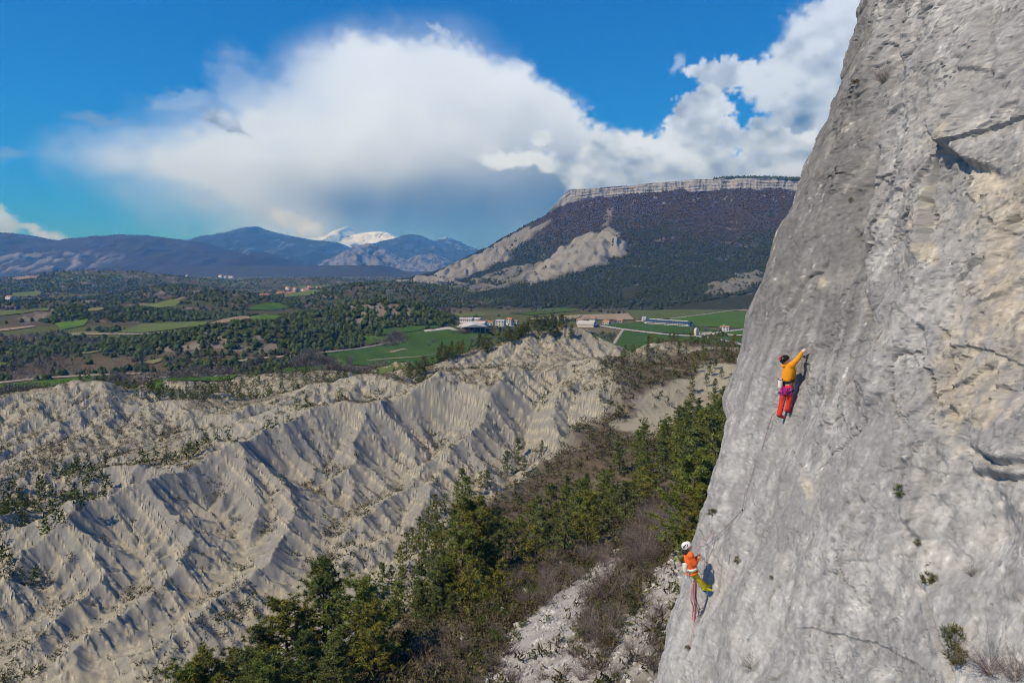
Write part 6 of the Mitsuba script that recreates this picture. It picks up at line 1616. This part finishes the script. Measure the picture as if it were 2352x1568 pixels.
t.part('harness', join([tube(ring(wb, .145 * k, .205 * k, .03), .030 * k, 6), tube(ring(hipR - [0, 0, .10 * k], .125 * k, .125 * k, .04), .024 * k, 6), tube(ring(hipL - [0, 0, .10 * k], .125 * k, .125 * k, .04), .024 * k, 6)]), 'black_cloth', smooth=True)
t.part('patch', to_mesh(bone((hipR + [.02, -.105 * k, -.02], .035 * k), (hipR + [.03, -.10 * k, -.10], .03 * k))[0]), 'blue_cloth', smooth=True)
for a_, b_, nm in ((anR, toR, 'shoe'), (anL, toL, 'shoe')):
    d = (b_ - a_); heel = a_ - d * .25 - [0, 0, .03]
    t.part(nm, blend(bone((heel, .042 * k), (b_, .030 * k)) + bone((a_ - [0, 0, .01], .048 * k), (b_, .030 * k)), .02, 4), 'shoe_red', smooth=True)
    t.part('sole', to_mesh(bone((heel - [0, 0, .032 * k], .026 * k), (b_ - [0, 0, .014 * k], .022 * k))[0]), 'rubber', smooth=True)
cb = q(425, 750, -.12); tb = Figure('chalk_bag', 'pale patterned chalk bag hanging at the back of the leading climber', 'chalk bag')
tb.part('pouch', blend(bone((cb + [0, 0, .06], .062 * k), (cb - [0, 0, .09], .055 * k)), .02, 4), 'white_cloth', smooth=True); tb.part('rim', tube(ring(cb + [0, 0, .10], .06 * k, .06 * k), .012, 5), 'black_cloth', smooth=True)
for i, (cx, cy, dy) in enumerate([(470, 850, -.21), (492, 846, -.22), (514, 838, -.22), (436, 900, -.12), (580, 850, -.22), (598, 862, -.20)]):
    p = q(cx, cy - 34, dy); quickdraw('magenta quickdraw clipped to the harness of the leading climber', p, p + np.array([.01, 0, -.20]), 'magenta_metal', 'black_cloth', 'quickdraws on the leading climber')
tie_in = q(590, 745, .02)

# -- the belayer, hanging back at the stance
LZ = lambda cx, cy: (1524.1 + .18006 * cx, 1185.4 + .18006 * cy)
foot2, NRM2 = on_rock(*LZ(590, 935))
y1 = foot2[1] - .12
k = KL = y1 / 17.6
q = lambda cx, cy, dy=0.0: J(*LZ(cx, cy), y1 + dy * KL)
hd = q(305, 395); neck = q(318, 452); chest = q(330, 535); waist = q(345, 640); pel = q(350, 680)
shR, shL = q(345, 498, -.17), q(318, 492, .17); elR, wrR, tipR = q(400, 598, -.20), q(438, 545, -.10), q(478, 528, -.06); elL, wrL, tipL = q(395, 560, .22), q(432, 520, .12), q(470, 505, .08)
hipR, hipL = q(362, 690, -.09), q(345, 685, .09); knR, anR, toR = q(445, 805, -.10), q(528, 918, -.08), q(606, 938, -.06); knL, anL, toL = q(435, 795, .12), q(540, 893, .10), q(592, 882, .10)
look = np.array([.86, -.10, .42])
hp, eyes, HP = head(hd, look, [-.3, 0, 1], k)
t = Figure('person', 'belayer in orange hooded jacket, yellow trousers and white helmet leaning back from the rock', 'person')
arms = bone((shR, .055 * k), (elR, .042 * k), (wrR, .028 * k)) + bone((shL, .055 * k), (elL, .042 * k), (wrL, .028 * k))
legs = bone((hipR, .085 * k), (knR, .058 * k), (anR, .038 * k)) + bone((hipL, .085 * k), (knL, .058 * k), (anL, .038 * k))
trunk = [m3.Manifold.batch_hull([sph(shR, .07 * k), sph(shL, .07 * k), sph(chest, .12 * k)]), m3.Manifold.batch_hull([sph(chest + [0, -.09 * k, 0], .11 * k), sph(chest + [0, .09 * k, 0], .11 * k), sph(waist + [0, -.06, 0], .10 * k), sph(waist + [0, .06, 0], .10 * k)]), m3.Manifold.batch_hull([sph(waist + [0, -.06, 0], .10 * k), sph(waist + [0, .06, 0], .10 * k), sph(hipR, .10 * k), sph(hipL, .10 * k)])]
feet = bone((anR, .038 * k), (toR, .028 * k)) + bone((anL, .038 * k), (toL, .028 * k))
body = blend(hp + bone((hd - [0, 0, .05], .052 * k), (neck, .058 * k), (chest, .07 * k)) + arms + legs + trunk + feet + hand(wrR, tipR, [0, -1, .3], curl=.9, k=k) + hand(wrL, tipL, [0, -.6, .8], curl=.9, k=k), .022, 5)
t.part('body', body, 'skin', smooth=True)
jk = bone((shR, .055 * k + grow), (elR, .045 * k + grow), (wrR + (elR - wrR) * .12, .032 * k + grow * .6)) + bone((shL, .055 * k + grow), (elL, .045 * k + grow), (wrL + (elL - wrL) * .12, .034 * k + grow * .6)) + [m3.Manifold.batch_hull([sph(shR, .07 * k + grow), sph(shL, .07 * k + grow), sph(chest, .12 * k + grow)]), m3.Manifold.batch_hull([sph(chest + [0, -.09 * k, 0], .11 * k + grow), sph(chest + [0, .09 * k, 0], .11 * k + grow), sph(waist + [0, -.06, 0], .105 * k + grow), sph(waist + [0, .06, 0], .105 * k + grow)])]
jm = blend(jk, .03, 8); jv = np.array(jm.vertices); jv = jv + np.array(jm.vertex_normals) * (.010 * fb((jv[:, 0] + jv[:, 1]) / .12, jv[:, 2] / .07, 2, 411))[:, None]
t.part('jacket', (jv, np.array(jm.faces)), 'orange_cloth', smooth=True)
t.part('hood', blend(bone((neck + [-.05 * k, .06 * k, .0], .060 * k), (neck + [-.10 * k, 0, -.01], .065 * k), (neck + [-.05 * k, -.07 * k, .0], .060 * k), (neck + [.03 * k, -.06 * k, -.04 * k], .045 * k)), .025, 5), 'black_cloth', smooth=True)
tr = bone((hipR, .105 * k), (knR, .075 * k), (anR + (knR - anR) * .10, .062 * k)) + bone((hipL, .105 * k), (knL, .075 * k), (anL + (knL - anL) * .10, .062 * k)) + [m3.Manifold.batch_hull([sph(waist - [0, 0, .04], .112 * k), sph(hipR, .118 * k), sph(hipL, .118 * k)])]
jm = blend(tr, .03, 8); jv = np.array(jm.vertices); jv = jv + np.array(jm.vertex_normals) * (.012 * fb((jv[:, 0] + jv[:, 1]) / .14, jv[:, 2] / .08, 2, 412))[:, None]
t.part('trousers', (jv, np.array(jm.faces)), 'yellow_cloth', smooth=True)
t.part('helmet', to_mesh(helmet_mesh(HP, k)), 'white_shell', smooth=40)
for i, (a_, b_) in enumerate(((-.085, .10), (-.05, .105), (-.015, .108), (.03, .112))):
    for s_ in (-1, 1): t.part('vent', to_mesh(bone((HP(a_, b_ + .02, s_ * .085), .012 * k), (HP(a_ - .012, b_ - .028, s_ * .104), .011 * k))[0]), 'black_shell', smooth=True)
t.part('chin_strap', tube([HP(-.02, .02, -.10), HP(.02, -.06, -.072), HP(.05, -.105, 0), HP(.02, -.06, .072), HP(-.02, .02, .10)], .008 * k, 5), 'black_cloth', smooth=True)
t.part('eye', to_mesh(eyes[0]), 'hair_dark'); t.part('eye', to_mesh(eyes[1]), 'hair_dark')
t.part('harness', join([tube(ring(waist - [0, 0, .02], .150 * k, .205 * k, .03), .034 * k, 6)]), 'white_cloth', smooth=True)
t.part('leg_loop', join([tube(ring(hipR - [-.02, 0, .06 * k], .13 * k, .125 * k, .05), .024 * k, 6), tube(ring(hipL - [-.02, 0, .06 * k], .13 * k, .125 * k, .05), .024 * k, 6)]), 'orange_cloth', smooth=True)
for a_, b_, nm in ((anR, toR, 'shoe'), (anL, toL, 'shoe')):
    d = (b_ - a_); heel = a_ - d * .22 - [0, 0, .03]
    t.part(nm, blend(bone((heel, .042 * k), (b_, .030 * k)) + bone((a_ - [0, 0, .01], .048 * k), (b_, .030 * k)), .02, 4), 'shoe_yellow', smooth=True)
    t.part('sole', to_mesh(bone((heel - [0, 0, .032 * k], .026 * k), (b_ - [0, 0, .014 * k], .022 * k))[0]), 'rubber', smooth=True)
cb = q(275, 655, -.10); tb = Figure('chalk_bag', 'white chalk bag hanging behind the belayer in yellow trousers', 'chalk bag')
tb.part('pouch', blend(bone((cb + [0, 0, .07], .068 * k), (cb - [0, 0, .07], .060 * k)), .02, 4), 'white_cloth', smooth=True); tb.part('rim', tube(ring(cb + [0, 0, .11], .066 * k, .066 * k), .012, 5), 'white_cloth', smooth=True)
for cx, cy in ((312, 715), (345, 735)):
    p = q(cx, cy - 30, -.20); quickdraw('quickdraw dangling from the belayer, below the white belt', p, p + np.array([0, 0, -.2]), 'grey_metal', 'orange_cloth', 'quickdraws on the belayer')
belay = q(445, 545, -.02)


# -- ropes and gear on the rock
def rope(label, pts, r, bsdf, key='climbing_rope', n=8):
    pts = np.array(pts, float); s = np.concatenate([[0], np.cumsum(np.linalg.norm(np.diff(pts, axis=0), axis=1))])
    f = interpolate.PchipInterpolator(s, pts); u = np.linspace(0, s[-1], max(12, int(s[-1] / .08)))
    add(newkey(key, set()) if key not in scene else key, tube(f(u), r, 6), bsdf, label, 'rope', smooth=True)


R_ = lambda u, v, o=.05: on_rock(u, v, o)[0]
line1 = [tie_in, q(0, 0) * 0 + J(1797, 935, y0), R_(1781, 962, .12), R_(1771, 978, .06), R_(1757, 1023), R_(1739, 1065), R_(1718, 1127), R_(1710, 1171, .07), R_(1677, 1205), R_(1653, 1232, .08), R_(1630, 1258, .2), belay]
rope('pink rope running down the rock from the leader to the belayer', line1, .0075, 'rope_dark')
line2 = [R_(1649, 1222, .10), R_(1640, 1240, .22), R_(1620, 1266, .35), q(470, 530, -.05), q(400, 640, -.12)]
rope('pale pink rope from the anchor to the hands of the belayer', line2, .0075, 'rope_pink')
line3 = [R_(1647, 1240, .06), R_(1640, 1262, .05), R_(1628, 1290, .06), R_(1622, 1318, .05), q(430, 650, 0)]
rope('dark rope hanging against the rock behind the belayer', line3, .0075, 'rope_dark')
hang0 = q(415, 665, -.10)
rr = np.random.default_rng(12)
for i in range(9):
    a_ = hang0 + rr.normal(0, .03, 3); b_end = R_(1599 + rr.normal(0, 5), rr.uniform(1400, 1440), .06); mid = np.array([a_[0] + rr.normal(0, .03), a_[1] - .05 + rr.normal(0, .05), (a_[2] + b_end[2]) / 2])
    pts = [a_, mid, b_end + [0, 0, .15], b_end, b_end + [rr.normal(.03, .02), rr.normal(0, .04), .25], mid + rr.normal(0, .05, 3), a_ + [.02, 0, -.15]]
    s = np.linspace(0, 1, 7); f = interpolate.PchipInterpolator(s, np.array(pts))
    k_ = add('rope_coil', tube(f(np.linspace(0, 1, 40)), .008, 6), 'rope_pink' if i % 3 else 'rope_dark', 'pink rope loop hanging in the bundle below the belayer', 'rope', 'rope loops below the belayer', smooth=True)
rope('single strand of pink rope trailing lowest on the rock', [R_(1600, 1425, .08), R_(1594, 1450, .05), R_(1588, 1480, .04), R_(1583, 1505, .03)], .0075, 'rope_pink')
for u, v, lab, sl in ((1772, 968, 'quickdraw with pink sling clipped below the feet of the leader', 'magenta_metal'), (1711, 1166, 'dark quickdraw clipped half way along the rope', 'black_cloth'), (1649, 1218, 'upper quickdraw of the belay anchor', 'blue_metal'), (1645, 1234, 'lower quickdraw of the belay anchor', 'blue_metal'), (1675, 1272, 'white quickdraw hanging alone right of the anchor', 'white_cloth'), (1739, 1403, 'small pale quickdraw low on the rock below the anchor', 'white_cloth'), (1822, 826, 'dark quickdraw hanging in front of the face of the leader', 'blue_cloth')):
    p = R_(u, v - 4, .04); quickdraw(lab, p, p + np.array([-.05, 0, -.27]), 'grey_metal', sl)
# ---------------------------------------------------------------- plants on the rock, stones of the scree
r7 = np.random.default_rng(71)


def rock_plant(key, label, u, v, kind, h, cat='plant', out=.0, tilt=True):
    p, n = on_rock(u, v, out)
    name, hh = BUSH[kind]; s = h / hh
    k = newkey(key, TAKEN)
    g = np.array([0, 0, 1.0]) * .7 + n * .7; g /= np.linalg.norm(g)
    ax = np.cross([0, 0, 1], g); ang = math.degrees(math.acos(np.clip(g[2], -1, 1)))
    scene[k] = {'type': 'instance', 'shapegroup': {'type': 'ref', 'id': name}, 'to_world': T().translate([float(x) for x in p - g * .08 * h]).rotate([float(x) for x in ax], ang).rotate([0, 0, 1], float(r7.uniform(0, 360))).scale(s)}
    note(k, label, cat)


for lab, u, v, kind, h in [('round dark green bush growing from the crack mid right of the crag', 2069, 1138, ('green', 2), .55), ('dry straw tuft on the rock right of the belayer', 1697, 1290, ('green', 3), .35), ('small grey green bush under the little red plant', 2134, 1336, ('green', 1), .40), ('faint grey bush near the right edge of the crag', 2233, 1322, ('bare', 3), .35), ('brown mossy tuft in the hollow by the left edge of the crag', 1637, 1182, ('green', 3), .45),
                            ('long dark green bush in the crack at the bottom right', 2192, 1475, ('green', 0), .65), ('lower bush in the crack at the bottom right', 2205, 1520, ('green', 1), .55), ('bare twiggy bush at the bottom right corner', 2275, 1548, ('bare', 1), .9), ('second bare bush at the bottom right edge', 2330, 1560, ('bare', 0), .7), ('bare twigs at the bottom of the crag left of the middle', 1730, 1535, ('bare', 3), .6),
                            ('tiny green tuft beside the rope', 1728, 1191, ('green', 1), .22), ('small green bush on the dark upper left panel', 1958, 467, ('green', 2), .40), ('bare twigs hanging on the dark upper panel', 2030, 190, ('bare', 2), .9), ('yellow green tuft near the top left edge of the crag', 1966, 192, ('green', 3), .30), ('tuft at the foot of the short crack low on the crag', 1775, 1330, ('green', 3), .25),
                            ('little red leaved plant on the lower right of the crag', 2136, 1300, ('green', 3), .20), ('green moss cushion below the round bush', 2110, 1250, ('green', 1), .22), ('grass tuft low at the left edge of the crag', 1580, 1490, ('green', 3), .3)]:
    rock_plant('rock_plant', lab, u, v, kind, h * (.5 if kind[0] == 'green' else .62))


def stone(seed, flat=.7):
    r = np.random.default_rng(seed); p = unit(16, r) * r.uniform(.75, 1.1, (16, 1)) * [1, .8, flat]; m = trimesh.convex.convex_hull(p); return np.array(m.vertices), np.array(m.faces)


STONES = [stone(900 + i, f) for i, f in enumerate((.7, .55, .8, .6))]
n = 16000
D_ = np.exp(r7.uniform(math.log(38), math.log(120), n)); X_ = D_ * r7.uniform(-.1, .42, n)
si = ndimage.map_coordinates(SCREE_AT, [np.interp(np.log(D_), np.log(Dn), np.arange(len(Dn))), np.interp(X_ / D_, NEAR_T, np.arange(len(NEAR_T)))], order=1)
ok = r7.uniform(0, 1, n) < np.maximum(si, .04); X_, D_ = X_[ok], D_[ok]; gz = ground_z(X_, D_)
sz = .06 + .26 * r7.uniform(0, 1, len(X_)) ** 3.5
mass('scree_stones', np.column_stack([X_, D_, gz]), sz, [(v, f, np.tile([.42, .405, .38], (len(v), 1))) for v, f in STONES], r7, 'pale limestone rubble of the scree below the crag', 'rubble')
ROCKC = bs('pale_rock', (.40, .385, .36), .9)
for i, (u, v, s, lab) in enumerate([(1212, 1366, 1.0, 'pale boulder at the head of the left scree run'), (1228, 1392, .7, 'smaller pale boulder under the head of the left scree'), (1160, 1405, .55, 'lone pale stone among bushes left of the scree'), (1062, 1470, .45, 'pale stone in the bare bushes of the bottom slope'), (1255, 1425, .6, 'jagged block in the upper left scree'), (1420, 1272, .8, 'pale rock slab in the thicket above the right scree'),
                                    (1190, 1440, .5, 'angular block at the left rim of the scree'), (1480, 1420, .5, 'block on the right scree run'), (1400, 1500, .45, 'block low between the scree runs'), (1530, 1455, .5, 'block beside the crag foot'), (1290, 1470, .4, 'small block mid scree')]):
    p = cast(u, v); vv, ff = STONES[i % 4]; a = r7.uniform(0, 6.28)
    k = newkey('boulder', TAKEN); scene[k] = mikit.ply((vv + .12 * r7.normal(size=vv.shape), ff), ROCKC, to_world=T().translate([float(p[0]), float(p[1]), float(p[2] + s * .2)]).rotate([0, 0, 1], math.degrees(a)).scale(s)); note(k, lab, 'boulder')
